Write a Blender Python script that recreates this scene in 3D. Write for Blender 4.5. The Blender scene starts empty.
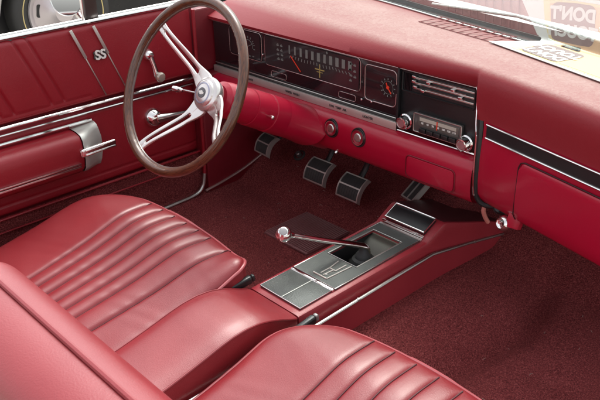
import bpy, bmesh, math, random
from mathutils import Vector, Matrix
random.seed(7)
scn = bpy.context.scene
COL = scn.collection
R = math.radians

# ------------------------------------------------------------------ camera
cam = bpy.data.objects.new('camera', bpy.data.cameras.new('camera'))
COL.objects.link(cam)
rx = Vector((0.68916, 0.72437, -0.01848)); ux = Vector((-0.31412, 0.32164, 0.89324)); dx = Vector((-0.65298, 0.60978, -0.44920))
M = Matrix.Identity(4)
for i in range(3):
    M[i][0] = rx[i]; M[i][1] = ux[i]; M[i][2] = -dx[i]
M[0][3], M[1][3], M[2][3] = 0.98141, -1.29841, 1.09037
cam.matrix_world = M
cam.data.sensor_width = 36.0
cam.data.lens = 751.72 / 600 * 36
cam.data.clip_start = 0.02
cam.data.clip_end = 500
cam.data.dof.use_dof = True
cam.data.dof.focus_distance = 1.62
cam.data.dof.aperture_fstop = 28
scn.camera = cam

# ------------------------------------------------------------------ world, sun, exposure
w = bpy.data.worlds.new("World"); scn.world = w; w.use_nodes = True
nt = w.node_tree
sky = nt.nodes.new('ShaderNodeTexSky'); sky.sky_type = 'NISHITA'; sky.sun_disc = False
SUN_EL, SUN_AZ = 58.0, 330.0       # azimuth clockwise from +Y
sky.sun_elevation = R(SUN_EL); sky.sun_rotation = R(SUN_AZ)
sky.dust_density = 4.0; sky.ozone_density = 1.0; sky.air_density = 1.0
hs = nt.nodes.new('ShaderNodeHueSaturation'); hs.inputs['Saturation'].default_value = 0.18
nt.links.new(sky.outputs[0], hs.inputs['Color'])
bg = nt.nodes['Background']; nt.links.new(hs.outputs[0], bg.inputs[0]); bg.inputs[1].default_value = 0.15
sl = bpy.data.lights.new('sun', 'SUN'); sl.energy = 0.65; sl.angle = R(20); sl.color = (1, .95, .88)
so = bpy.data.objects.new('sun', sl); COL.objects.link(so)
sd = Vector((math.sin(R(SUN_AZ)) * math.cos(R(SUN_EL)), math.cos(R(SUN_AZ)) * math.cos(R(SUN_EL)), math.sin(R(SUN_EL))))
so.rotation_euler = sd.to_track_quat('Z', 'Y').to_euler()
scn.view_settings.view_transform = 'Standard'
scn.view_settings.look = 'None'
scn.view_settings.gamma = 1
scn.view_settings.exposure = 1.32

# ------------------------------------------------------------------ materials
def mat(name, color, rough=.5, metal=0., coat=0., coatr=.1, sheen=0., var=None, vscale=20, bump=0., bscale=200, bdet=3, spec=.5, vdet=4, stretch=None, bump2=0, b2scale=20, emis=None, rvar=0):
    m = bpy.data.materials.new(name); m.use_nodes = True
    n = m.node_tree; b = n.nodes['Principled BSDF']
    b.inputs['Base Color'].default_value = (*color, 1)
    b.inputs['Roughness'].default_value = rough
    b.inputs['Metallic'].default_value = metal
    b.inputs['Coat Weight'].default_value = coat
    b.inputs['Coat Roughness'].default_value = coatr
    b.inputs['Specular IOR Level'].default_value = spec
    if sheen:
        b.inputs['Sheen Weight'].default_value = sheen
        b.inputs['Sheen Roughness'].default_value = .4
        b.inputs['Sheen Tint'].default_value = (1, .8, .78, 1)
    tc = n.nodes.new('ShaderNodeTexCoord'); co = tc.outputs['Object']
    if stretch:
        mp = n.nodes.new('ShaderNodeMapping'); mp.inputs['Scale'].default_value = stretch
        n.links.new(co, mp.inputs[0]); co = mp.outputs[0]
    def noise(sc, det):
        t = n.nodes.new('ShaderNodeTexNoise'); t.inputs['Scale'].default_value = sc; t.inputs['Detail'].default_value = det
        n.links.new(co, t.inputs['Vector']); return t
    if var:
        t = noise(vscale, vdet)
        r = n.nodes.new('ShaderNodeValToRGB'); r.color_ramp.elements[0].position = .35; r.color_ramp.elements[1].position = .65
        r.color_ramp.elements[0].color = (*color, 1); r.color_ramp.elements[1].color = (*var, 1)
        n.links.new(t.outputs[0], r.inputs[0]); n.links.new(r.outputs[0], b.inputs['Base Color'])
    if rvar:
        t = noise(9, 5)
        mr = n.nodes.new('ShaderNodeMapRange'); mr.inputs[1].default_value = .3; mr.inputs[2].default_value = .7
        mr.inputs[3].default_value = max(.03, rough - rvar); mr.inputs[4].default_value = rough + rvar
        n.links.new(t.outputs[0], mr.inputs[0]); n.links.new(mr.outputs[0], b.inputs['Roughness'])
    last = None
    if bump:
        t = noise(bscale, bdet); bp = n.nodes.new('ShaderNodeBump'); bp.inputs['Strength'].default_value = bump; bp.inputs['Distance'].default_value = .002
        n.links.new(t.outputs[0], bp.inputs['Height']); last = bp
    if bump2:
        t = noise(b2scale, 3); bp = n.nodes.new('ShaderNodeBump'); bp.inputs['Strength'].default_value = bump2; bp.inputs['Distance'].default_value = .01
        n.links.new(t.outputs[0], bp.inputs['Height'])
        if last: n.links.new(last.outputs[0], bp.inputs['Normal'])
        last = bp
    if last: n.links.new(last.outputs[0], b.inputs['Normal'])
    return m

SEAT = mat('seat_vinyl', (.215, .012, .018), .42, var=(.25, .019, .025), vscale=7, bump=.22, bscale=520, bump2=.12, b2scale=12, rvar=.06, coat=.35, coatr=.30, spec=.5)
VINYL = mat('door_vinyl', (.25, .007, .015), .40, var=(.28, .010, .019), vscale=6, bump=.3, bscale=520, bump2=.14, b2scale=9, rvar=.08)
CVINYL = mat('console_vinyl', (.27, .020, .030), .38, var=(.31, .026, .036), vscale=6, bump=.2, bscale=450, bump2=.08, b2scale=14, rvar=.05)
PAINT = mat('red_enamel', (.35, .0010, .020), .36, spec=.4, coat=.25, coatr=.15, bump=.08, bscale=300, bump2=.05, b2scale=9, rvar=.07, var=(.37, .003, .026), vscale=5)
DARKRED = mat('dark_red_panel', (.15, .006, .013), .42, bump=.1, bscale=300, rvar=.05, var=(.17, .009, .016), vscale=8)
CHROME = mat('chrome', (.82, .80, .79), .12, metal=1, rvar=.05)
SATIN = mat('satin_metal', (.62, .61, .58), .34, metal=1, rvar=.06, bump=.05, bscale=300)
BRUSH = mat('brushed_aluminium', (.72, .67, .65), .24, metal=.85, bump=.05, bscale=400)
SILVER = mat('silver_trim', (.60, .56, .52), .38, metal=.7, rvar=.05)
BLACK = mat('black_plastic', (.012, .012, .013), .35, bump=.15, bscale=400, rvar=.08)
GLOSS = mat('gloss_black', (.014, .010, .012), .14, coat=.5, coatr=.05, rvar=.04)
GRAIN = mat('black_grained_vinyl', (.055, .060, .056), .40, bump=.35, bscale=500, var=(.075, .080, .074), vscale=30, rvar=.08)
RUBBER = mat('black_rubber', (.03, .03, .031), .6, bump=.2, bscale=300, var=(.045, .043, .04), vscale=25)
WHITE = mat('white_print', (.78, .76, .72), .5)
CREAM = mat('cream_plastic', (.42, .39, .33), .35)
NEEDLE = mat('orange_red_needle', (.75, .05, .02), .4)
GOLD = mat('gold_print', (.36, .28, .09), .4)
TICK = mat('dial_print', (.16, .17, .155), .5)
INK = mat('dark_print', (.05, .04, .04), .5)
MAUVE = mat('weathered_cowl_paint', (.11, .055, .055), .5, var=(.15, .09, .085), vscale=25, bump=.1, bscale=90)
HOOD = mat('hood_paint', (.16, .03, .035), .40, coat=.15, coatr=.1)

def carpet_mat():
    m = bpy.data.materials.new('looped_carpet'); m.use_nodes = True
    n = m.node_tree; b = n.nodes['Principled BSDF']; b.inputs['Roughness'].default_value = .95
    b.inputs['Specular IOR Level'].default_value = .15
    b.inputs['Sheen Weight'].default_value = .0; b.inputs['Sheen Roughness'].default_value = .6; b.inputs['Sheen Tint'].default_value = (1, .6, .6, 1)
    tc = n.nodes.new('ShaderNodeTexCoord')
    v = n.nodes.new('ShaderNodeTexVoronoi'); v.inputs['Scale'].default_value = 420
    n2 = n.nodes.new('ShaderNodeTexNoise'); n2.inputs['Scale'].default_value = 330; n2.inputs['Detail'].default_value = 5; n2.inputs['Roughness'].default_value = .7
    n3 = n.nodes.new('ShaderNodeTexNoise'); n3.inputs['Scale'].default_value = 7; n3.inputs['Detail'].default_value = 3
    for t in (v, n2, n3): n.links.new(tc.outputs['Object'], t.inputs['Vector'])
    r = n.nodes.new('ShaderNodeValToRGB'); r.color_ramp.elements[0].position = .36; r.color_ramp.elements[1].position = .68
    r.color_ramp.elements[0].color = (.095, .017, .018, 1); r.color_ramp.elements[1].color = (.48, .130, .125, 1)
    e = r.color_ramp.elements.new(.52); e.color = (.260, .047, .050, 1)
    n.links.new(n2.outputs[0], r.inputs[0])
    mx = n.nodes.new('ShaderNodeMixRGB'); mx.blend_type = 'MULTIPLY'; mx.inputs[0].default_value = .45
    n.links.new(r.outputs[0], mx.inputs[1])
    r3 = n.nodes.new('ShaderNodeValToRGB'); r3.color_ramp.elements[0].position = .3; r3.color_ramp.elements[1].position = .7
    r3.color_ramp.elements[0].color = (.6, .55, .5, 1); r3.color_ramp.elements[1].color = (1, 1, 1, 1)
    n.links.new(n3.outputs[0], r3.inputs[0]); n.links.new(r3.outputs[0], mx.inputs[2])
    n.links.new(mx.outputs[0], b.inputs['Base Color'])
    ad = n.nodes.new('ShaderNodeMath'); n.links.new(v.outputs['Distance'], ad.inputs[0]); n.links.new(n2.outputs[0], ad.inputs[1])
    bp = n.nodes.new('ShaderNodeBump'); bp.inputs['Strength'].default_value = .9; bp.inputs['Distance'].default_value = .004
    n.links.new(ad.outputs[0], bp.inputs['Height']); n.links.new(bp.outputs[0], b.inputs['Normal'])
    return m
CARPET = carpet_mat()

def wood_mat():
    m = bpy.data.materials.new('walnut_rim'); m.use_nodes = True
    n = m.node_tree; b = n.nodes['Principled BSDF']; b.inputs['Roughness'].default_value = .35
    b.inputs['Coat Weight'].default_value = .45; b.inputs['Coat Roughness'].default_value = .06
    tc = n.nodes.new('ShaderNodeTexCoord')
    mp = n.nodes.new('ShaderNodeMapping'); mp.inputs['Scale'].default_value = (1, 1, 1)
    wv = n.nodes.new('ShaderNodeTexNoise'); wv.inputs['Scale'].default_value = 60; wv.inputs['Detail'].default_value = 6; wv.inputs['Distortion'].default_value = 1.2
    n.links.new(tc.outputs['UV'], mp.inputs[0]); mp.inputs['Scale'].default_value = (2.2, .05, 1)
    n.links.new(mp.outputs[0], wv.inputs['Vector'])
    r = n.nodes.new('ShaderNodeValToRGB'); r.color_ramp.elements[0].position = .35; r.color_ramp.elements[1].position = .65
    r.color_ramp.elements[0].color = (.018, .005, .003, 1); r.color_ramp.elements[1].color = (.16, .052, .020, 1)
    n.links.new(wv.outputs[0], r.inputs[0]); n.links.new(r.outputs[0], b.inputs['Base Color'])
    return m
WOOD = wood_mat()

def dashtop_mat():
    m = bpy.data.materials.new('dusty_dash_vinyl'); m.use_nodes = True
    n = m.node_tree; b = n.nodes['Principled BSDF']; b.inputs['Roughness'].default_value = .55
    tc = n.nodes.new('ShaderNodeTexCoord'); geo = n.nodes.new('ShaderNodeNewGeometry')
    n1 = n.nodes.new('ShaderNodeTexNoise'); n1.inputs['Scale'].default_value = 85; n1.inputs['Detail'].default_value = 8; n1.inputs['Roughness'].default_value = .7; n1.inputs['Distortion'].default_value = 1.5
    n2 = n.nodes.new('ShaderNodeTexNoise'); n2.inputs['Scale'].default_value = 6; n2.inputs['Detail'].default_value = 4
    for t in (n1, n2): n.links.new(tc.outputs['Object'], t.inputs['Vector'])
    # dust settles on faces that look up
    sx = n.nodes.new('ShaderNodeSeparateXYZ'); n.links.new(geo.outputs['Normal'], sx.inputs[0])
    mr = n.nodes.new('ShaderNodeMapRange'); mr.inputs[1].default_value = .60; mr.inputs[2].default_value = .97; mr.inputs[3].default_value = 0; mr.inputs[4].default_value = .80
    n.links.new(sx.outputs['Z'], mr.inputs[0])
    ct_ = n.nodes.new('ShaderNodeMapRange'); ct_.clamp = False; ct_.inputs[1].default_value = .3; ct_.inputs[2].default_value = .7; ct_.inputs[3].default_value = .05; ct_.inputs[4].default_value = .95; n.links.new(n1.outputs[0], ct_.inputs[0])
    ad = n.nodes.new('ShaderNodeMath'); ad.operation = 'ADD'; n.links.new(ct_.outputs[0], ad.inputs[0]); n.links.new(n2.outputs[0], ad.inputs[1])
    ml = n.nodes.new('ShaderNodeMath'); ml.operation = 'MULTIPLY'; so_ = n.nodes.new('ShaderNodeSeparateXYZ'); n.links.new(tc.outputs['Object'], so_.inputs[0])
    # dust mask fades out downwards over the front roll (object z, relative to the dash base)
    wz = n.nodes.new('ShaderNodeMapRange'); wz.inputs[1].default_value = .625 - .33; wz.inputs[2].default_value = .640 - .33
    n.links.new(so_.outputs['Z'], wz.inputs[0])
    m2 = n.nodes.new('ShaderNodeMath'); m2.operation = 'MULTIPLY'; n.links.new(mr.outputs[0], m2.inputs[0]); n.links.new(wz.outputs[0], m2.inputs[1])
    n.links.new(ad.outputs[0], ml.inputs[0]); n.links.new(m2.outputs[0], ml.inputs[1]); ml.use_clamp = True
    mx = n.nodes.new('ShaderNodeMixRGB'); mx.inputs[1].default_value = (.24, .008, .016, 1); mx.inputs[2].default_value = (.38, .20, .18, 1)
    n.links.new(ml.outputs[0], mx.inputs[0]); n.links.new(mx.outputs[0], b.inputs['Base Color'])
    bp = n.nodes.new('ShaderNodeBump'); bp.inputs['Strength'].default_value = .5; bp.inputs['Distance'].default_value = .001
    n.links.new(n1.outputs[0], bp.inputs['Height']); n.links.new(bp.outputs[0], b.inputs['Normal'])
    return m
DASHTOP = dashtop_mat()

def glass_mat(name='windscreen_glass', tint=(.93, .97, .95), ior=2.3, boost=1.0):
    m = bpy.data.materials.new(name); m.use_nodes = True
    n = m.node_tree; n.nodes.remove(n.nodes['Principled BSDF'])
    fr = n.nodes.new('ShaderNodeFresnel'); fr.inputs[0].default_value = ior
    tr = n.nodes.new('ShaderNodeBsdfTransparent'); tr.inputs[0].default_value = (*tint, 1)
    gl = n.nodes.new('ShaderNodeBsdfGlossy'); gl.inputs['Roughness'].default_value = 0.0
    mx = n.nodes.new('ShaderNodeMixShader')
    ge = n.nodes.new('ShaderNodeNewGeometry'); iv = n.nodes.new('ShaderNodeMath'); iv.operation = 'SUBTRACT'; iv.inputs[0].default_value = 1
    n.links.new(ge.outputs['Backfacing'], iv.inputs[1])
    mu = n.nodes.new('ShaderNodeMath'); mu.operation = 'MULTIPLY'; n.links.new(fr.outputs[0], mu.inputs[0]); n.links.new(iv.outputs[0], mu.inputs[1])
    n.links.new(mu.outputs[0], mx.inputs[0]); n.links.new(tr.outputs[0], mx.inputs[1]); n.links.new(gl.outputs[0], mx.inputs[2])
    n.links.new(mx.outputs[0], n.nodes['Material Output'].inputs[0])
    return m
GLASS = glass_mat()

# ------------------------------------------------------------------ helpers
def root(name, label, cat, loc, group=None):
    o = bpy.data.objects.new(name, None); COL.objects.link(o); o.location = loc
    o.empty_display_size = .05
    o['label'] = label; o['category'] = cat
    if group: o['group'] = group
    return o

def base_of(p):
    v = Vector((0, 0, 0))
    while p: v += p.location; p = p.parent
    return v

def obj(name, bm, m, parent=None, smooth=35, label=None):
    """link a bmesh (world coordinates) as one mesh object under parent"""
    bmesh.ops.recalc_face_normals(bm, faces=bm.faces) if not getattr(bm, 'keep', False) else None
    me = bpy.data.meshes.new(name)
    bm.to_mesh(me); bm.free()
    off = base_of(parent)
    me.transform(Matrix.Translation(-off))
    if isinstance(m, (list, tuple)):
        for k in m: me.materials.append(k)
    else: me.materials.append(m)
    o = bpy.data.objects.new(name, me); COL.objects.link(o)
    if parent: o.parent = parent
    if smooth:
        me.shade_smooth()
        me.set_sharp_from_angle(angle=R(smooth))
    if label: o['label'] = label
    return o

def B(): return bmesh.new()

def add_box(bm, x0, x1, y0, y1, z0, z1, bev=0, seg=2, mi=0, mtx=None):
    r = bmesh.ops.create_cube(bm, size=1)
    vs = r['verts']
    for v in vs:
        v.co = Vector(((x0 + x1) / 2 + v.co.x * (x1 - x0), (y0 + y1) / 2 + v.co.y * (y1 - y0), (z0 + z1) / 2 + v.co.z * (z1 - z0)))
    fs = list({f for v in vs for f in v.link_faces})
    if bev:
        es = list({e for v in vs for e in v.link_edges})
        rr = bmesh.ops.bevel(bm, geom=es, offset=bev, segments=seg, profile=.5, affect='EDGES')
        vs = list({v for f in rr['faces'] for v in f.verts} | {v for v in vs if v.is_valid})
        fs = list({f for v in vs for f in v.link_faces})
    for f in fs: f.material_index = mi
    if mtx:
        for v in vs: v.co = mtx @ v.co
    return vs

def frame_of(origin, xa, ya):
    """matrix whose local x, y, z axes are xa, ya, xa x ya at origin"""
    xa = Vector(xa).normalized(); za = xa.cross(Vector(ya)).normalized(); ya = za.cross(xa)
    m = Matrix.Identity(4)
    for i in range(3): m[i][0] = xa[i]; m[i][1] = ya[i]; m[i][2] = za[i]; m[i][3] = origin[i]
    return m

def smooth_path(pts, n=8):
    P = [Vector(p) for p in pts]; out = []
    for i in range(len(P) - 1):
        p0 = P[max(i - 1, 0)]; p1 = P[i]; p2 = P[i + 1]; p3 = P[min(i + 2, len(P) - 1)]
        for k in range(n):
            t = k / n
            out.append(.5 * ((2 * p1) + (-p0 + p2) * t + (2 * p0 - 5 * p1 + 4 * p2 - p3) * t * t + (-p0 + 3 * p1 - 3 * p2 + p3) * t ** 3))
    out.append(P[-1]); return out

def add_tube(bm, pts, rad, seg=10, closed=False, mi=0, cap=True, flat=1.0, up=(0, 0, 1)):
    """tube along pts; rad is a number or a list; flat squashes the section along 'up'"""
    P = [Vector(p) for p in pts]; n = len(P); rings = []
    rr = rad if isinstance(rad, (list, tuple)) else [rad] * n
    nrm = None
    for i in range(n):
        a = P[i - 1] if (i > 0 or closed) else P[i]; b = P[(i + 1) % n] if (i < n - 1 or closed) else P[i]
        t = (b - a).normalized()
        if nrm is None:
            nrm = Vector(up) - t * Vector(up).dot(t)
            if nrm.length < 1e-3: nrm = Vector((1, 0, 0)) - t * t.x
        else: nrm = nrm - t * nrm.dot(t)
        nrm.normalize(); bn = t.cross(nrm)
        rings.append([bm.verts.new(P[i] + rr[i] * (math.cos(2 * math.pi * k / seg) * bn + math.sin(2 * math.pi * k / seg) * nrm * flat)) for k in range(seg)])
    m = n if closed else n - 1
    for i in range(m):
        r0, r1 = rings[i], rings[(i + 1) % n]
        for k in range(seg):
            f = bm.faces.new((r0[k], r0[(k + 1) % seg], r1[(k + 1) % seg], r1[k])); f.material_index = mi
    if cap and not closed:
        for r_ in (rings[0][::-1], rings[-1]):
            f = bm.faces.new(r_); f.material_index = mi

def add_lathe(bm, prof, origin, axis, seg=32, mi=0, mis=None, up=(0, 0, 1)):
    """prof: (radius, height along axis)"""
    ax = Vector(axis).normalized(); u = Vector(up)
    if abs(ax.dot(u)) > .95: u = Vector((1, 0, 0))
    u = (u - ax * u.dot(ax)).normalized(); v = ax.cross(u); o = Vector(origin)
    rings = []
    for (r_, h) in prof:
        if r_ < 1e-6: rings.append([bm.verts.new(o + ax * h)])
        else: rings.append([bm.verts.new(o + ax * h + r_ * (math.cos(2 * math.pi * k / seg) * u + math.sin(2 * math.pi * k / seg) * v)) for k in range(seg)])
    for i in range(len(rings) - 1):
        a, b = rings[i], rings[i + 1]
        for k in range(seg):
            k2 = (k + 1) % seg
            if len(a) == 1 and len(b) == 1: continue
            if len(a) == 1: f = bm.faces.new((a[0], b[k2], b[k]))
            elif len(b) == 1: f = bm.faces.new((a[k], a[k2], b[0]))
            else: f = bm.faces.new((a[k], a[k2], b[k2], b[k]))
            f.material_index = mis[i] if mis else mi

def rrect(w, h, r, n=6):
    """rounded rectangle outline centred on the origin"""
    out = []
    for cx, cy, a0 in ((w / 2 - r, h / 2 - r, 0), (-w / 2 + r, h / 2 - r, 90), (-w / 2 + r, -h / 2 + r, 180), (w / 2 - r, -h / 2 + r, 270)):
        for k in range(n + 1):
            a = R(a0 + 90 * k / n); out.append((cx + r * math.cos(a), cy + r * math.sin(a)))
    return out

def add_prism(bm, outline, depth, mtx, bev=0, mi=0, seg=2):
    """flat outline (local xy) extruded 0..depth along local z of mtx"""
    vs = [bm.verts.new((x, y, 0)) for x, y in outline]
    f = bm.faces.new(vs)
    r = bmesh.ops.extrude_face_region(bm, geom=[f])
    top = [g for g in r['geom'] if isinstance(g, bmesh.types.BMVert)]
    for v in top: v.co.z += depth
    allv = vs + top
    if bev:
        tf = [g for g in r['geom'] if isinstance(g, bmesh.types.BMFace)][0]
        es = list(tf.edges)
        rr = bmesh.ops.bevel(bm, geom=es, offset=bev, segments=seg, profile=.5, affect='EDGES')
        allv = list({v for v in allv if v.is_valid} | {v for f2 in rr['faces'] for v in f2.verts})
    for f2 in {f2 for v in allv for f2 in v.link_faces}: f2.material_index = mi
    for v in allv: v.co = mtx @ v.co

def grid(bm, rows, mi=0, close_u=False):
    V = [[bm.verts.new(p) for p in r_] for r_ in rows]
    for i in range(len(V) - 1):
        n = len(V[i])
        for k in range(n if close_u else n - 1):
            k2 = (k + 1) % n
            f = bm.faces.new((V[i][k], V[i][k2], V[i + 1][k2], V[i + 1][k])); f.material_index = mi
    return V

def lerp_tab(tab, x):
    if x <= tab[0][0]: return tab[0][1]
    for (a, va), (b, vb) in zip(tab, tab[1:]):
        if x <= b:
            t = (x - a) / (b - a); return va + (vb - va) * t
    return tab[-1][1]

def sstep(a, b, x):
    t = max(0, min(1, (x - a) / (b - a))); return t * t * (3 - 2 * t)

def text_bm(bm, s, size, mtx, depth=.0006, mi=0, align='CENTER', bold=0):
    c = bpy.data.curves.new('txt', 'FONT'); c.body = s; c.size = size; c.align_x = align; c.align_y = 'CENTER'; c.extrude = depth / 2; c.offset = bold
    o = bpy.data.objects.new('txt', c); COL.objects.link(o)
    dg = bpy.context.evaluated_depsgraph_get()
    me = bpy.data.meshes.new_from_object(o.evaluated_get(dg))
    n0 = len(bm.verts); f0 = len(bm.faces)
    bm.from_mesh(me); bm.verts.ensure_lookup_table(); bm.faces.ensure_lookup_table()
    for v in bm.verts[n0:]: v.co = mtx @ v.co
    for f in bm.faces[f0:]: f.material_index = mi
    bpy.data.objects.remove(o); bpy.data.curves.remove(c); bpy.data.meshes.remove(me)

# ------------------------------------------------------------------ setting: ground outside
def flat_patch(x0, x1, y0, y1, z):
    bm = B(); vs = [bm.verts.new(p) for p in ((x0, y0, z), (x1, y0, z), (x1, y1, z), (x0, y1, z))]; bm.faces.new(vs); return bm
g = obj('ground', flat_patch(-120, 120, -120, 120, -.30), mat('pale_paving', (.36, .34, .30), .85, var=(.44, .42, .37), vscale=3, vdet=8, bump=.3, bscale=60), None, 0)
g['kind'] = 'structure'

# carpeted floor pan
def floor_z(x, y):
    z = .055
    z += .050 * (1 - sstep(.10, .30, abs(x)))                 # transmission tunnel
    tb = max(0, y - (.05 if x < 0 else .20))
    z += .62 * tb if tb < .6 else .37
    z -= .026 * math.exp(-((x - lerp_tab([(-.4, .25), (-.18, .29), (.02, .31), (.2, .25), (.4, .22)], y)) / .035) ** 2) * sstep(.36, .1, y)
    z += .012 * math.sin(x * 9 + y * 4) * (1 - sstep(.0, .1, abs(abs(x) - .45) - .2))*.3
    if abs(x) > .70: z += .02 * sstep(.70, .76, abs(x))
    return z
bm = B()
NX, NY = 120, 140
grid(bm, [[(-.80 + 1.60 * i / NX, -1.7 + 2.3 * j / NY, floor_z(-.80 + 1.60 * i / NX, -1.7 + 2.3 * j / NY)) for i in range(NX + 1)] for j in range(NY + 1)])
fl = obj('carpet_floor', bm, CARPET, None, 180); fl['kind'] = 'structure'

bm = B()
for k in range(70):
    x = random.uniform(-.62, .6); y = random.uniform(-.45, .25)
    if abs(x) < .12: continue
    z = floor_z(x, y) + .0012; a = random.uniform(0, 6.28); L_ = random.uniform(.002, .006)
    add_tube(bm, [(x - math.cos(a) * L_, y - math.sin(a) * L_, z), (x, y, z + .0012), (x + math.cos(a + .6) * L_, y + math.sin(a + .6) * L_, z)], .0004, 4)
ln = obj('carpet_lint', bm, mat('lint_fibre', (.42, .34, .30), .9), None, 0); ln['kind'] = 'stuff'

# ------------------------------------------------------------------ dashboard
dash = root('dashboard', 'red padded dashboard across the cabin with black instrument cluster, radio and glovebox', 'dashboard', (0, .1, .33))
YB = [(-.84, .33), (-.60, .385), (-.449, .367), (-.188, .304), (.021, .259), (.299, .202), (.55, .12), (.84, -.02)]
YR = [(-.84, .125), (-.459, .066), (-.085, .018), (.206, -.026), (.446, -.088), (.84, -.20)]
def curve(tab, x, h=.10):
    return (lerp_tab(tab, x - h) + lerp_tab(tab, x) * 2 + lerp_tab(tab, x + h)) / 4
def yb(x): return curve(YB, x)
def yr(x): return curve(YR, x)
def yface(x): return -.026 - .24 * max(0, x - .19)
def pad_profile(x):
    """dash pad section from the windscreen base over the roll to its lower lip"""
    B_, Rr = yb(x), yr(x)
    out = [(B_, .628)]
    for k in range(1, 8):
        t = k / 8; out.append((B_ + (Rr + .03 - B_) * t, .628 + .014 * math.sin(math.pi * t * .9)))
    t = sstep(.150, .162, x)                # 0 = over the cluster, 1 = passenger side
    yf = yface(x)
    A = [(Rr + .015, .6385), (Rr - .004, .634), (Rr - .022, .624), (Rr - .034, .611), (Rr - .040 , .600), (Rr - .036, .592), (Rr - .024, .588), (Rr - .005, .587), (Rr+.02, .588)]
    # over the cluster the lip ends just ahead of the cluster face
    sh = -.012 - (Rr - .040)
    A = [(y + sh * sstep(.640, .600, z) if False else y + sh * max(0, min(1, (.6385 - z) / .04)), z + .0) for y, z in A]
    A = A[:-2] + [(.004, .5915), (.012, .5915)]
    Y1_ = min(Rr - .012, yf + .004); Bp = [(Rr + .015, .6385), (Rr + .002, .635), (Rr - .007, .627), (Y1_ + .0, .613), (Y1_ * .8 + (yf - .003) * .2 - .002, .597), (Y1_ * .5 + (yf - .003) * .5 - .002, .577), (Y1_ * .2 + (yf - .003) * .8, .553), (yf - .002, .533), (yf + .03, .533)]
    for a, b in zip(A, Bp): out.append((a[0] + (b[0] - a[0]) * t, a[1] + (b[1] - a[1]) * t))
    return out
bm = B()
xs = [-.79 + .01 * i for i in range(0, 94)] + [.150 + .002 * i for i in range(0, 8)] + [.17 + .01 * i for i in range(0, 64)]
rows = []
for x in xs: rows.append([(x, y, z) for y, z in pad_profile(x)])
grid(bm, rows)
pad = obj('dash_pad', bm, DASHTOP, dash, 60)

# defroster slots on top of the pad
bm = B()
for k in range(9):
    x0 = -.155 + k * .030
    add_box(bm, x0, x0 + .020, .0, .004, 0, .0012, 0)
bm.free()
bm = B()
for k in range(10):
    xx = -.165 + k * .026
    yy = .232 - .19 * (xx + .16)
    mt = Matrix.Translation((xx, yy, .6425)) @ Matrix.Rotation(R(-12), 4, 'Z')
    add_box(bm, -.0016, .0016, -.035, .04, -.001, .0006, mtx=mt)
for dy in (-.037, .042):
    pts = [(-.175 + .026 * k, .232 - .19 * (-.175 + .026 * k + .16) + dy - .0, .6424) for k in range(11)]
    add_tube(bm, pts, .0010, 5)
obj('defroster_grille', bm, mat('grille_red', (.30, .10, .10), .6), dash, 0)

# instrument cluster: recessed gloss black face
XL, XM, XR = -.765, -.069, .150
cl = None
bm = B()
add_box(bm, XL, XM, .004, .03, .452, .596, .002)
cl = obj('instrument_cluster', bm, GLOSS, dash)
FM = frame_of((0, .004, 0), (1, 0, 0), (0, 0, 1))      # local x = world x, local y = world z, local z = -y (towards driver)
def face(x, z, d=0): return FM @ Matrix.Translation((x, z, d))
def bezel(parent, x0, x1, z0, z1, r_=.012, rad=.0017, m=CHROME, name='bezel', d=.0015):
    b2 = B()
    o2 = rrect(x1 - x0, z1 - z0, r_, 6)
    mt = face((x0 + x1) / 2, (z0 + z1) / 2, d)
    add_tube(b2, [mt @ Vector((x, y, 0)) for x, y in o2], rad, 8, closed=True, up=(0, 1, 0))
    return obj(name, b2, m, parent)
THIN = mat('thin_bezel', (.55, .42, .41), .25, metal=.8)
bezel(cl, -.690, -.552, .505, .583, rad=.0011, m=THIN)
bezel(cl, -.538, -.190, .503, .586, rad=.0013, m=THIN)
bezel(cl, -.175, -.078, .490, .577, rad=.0013, m=THIN)
# chrome strips over and under the cluster
bm = B(); add_tube(bm, [(x, -.004, .5945) for x in [XL + .01 * i for i in range(92) if XL + .01 * i < XR]], .0022, 8); obj('upper_trim', bm, CHROME, dash)
bm = B(); add_tube(bm, [(x, -.0005, .5885) for x in [XL + .01 * i for i in range(92) if XL + .01 * i < XR - .004]], .0014, 8); obj('upper_trim', bm, THIN, dash)
bm = B(); add_box(bm, XL, XM, -.0045, .004, .4370, .4575, .0015)
st = obj('control_strip', bm, SILVER, dash)
bm = B(); add_tube(bm, [(x, .0010, .4660) for x in (XL + .005, -.4, XM - .004)], .0012, 6); obj('lower_trim', bm, SATIN, dash)
bm = B()
for s, x in (('LIGHTS', -.600), ('WIPER  WASH', -.425), ('FAN  TEMP  AIR', -.258), ('LIGHTER', -.158)):
    text_bm(bm, s, .0085, frame_of((x, -.0049, .4475), (1, 0, 0), (0, 0, 1)), .0004, bold=.0003); obj('lettering', bm, INK, st, 0); bm = B()
bm.free()
# little switch tabs outlined between face and strip
for x0, x1 in ((-.515, -.455), (-.262, -.205)):
    bezel(cl, x0, x1, .474, .490, .005, .0007, THIN, 'switch_outline')

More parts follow.
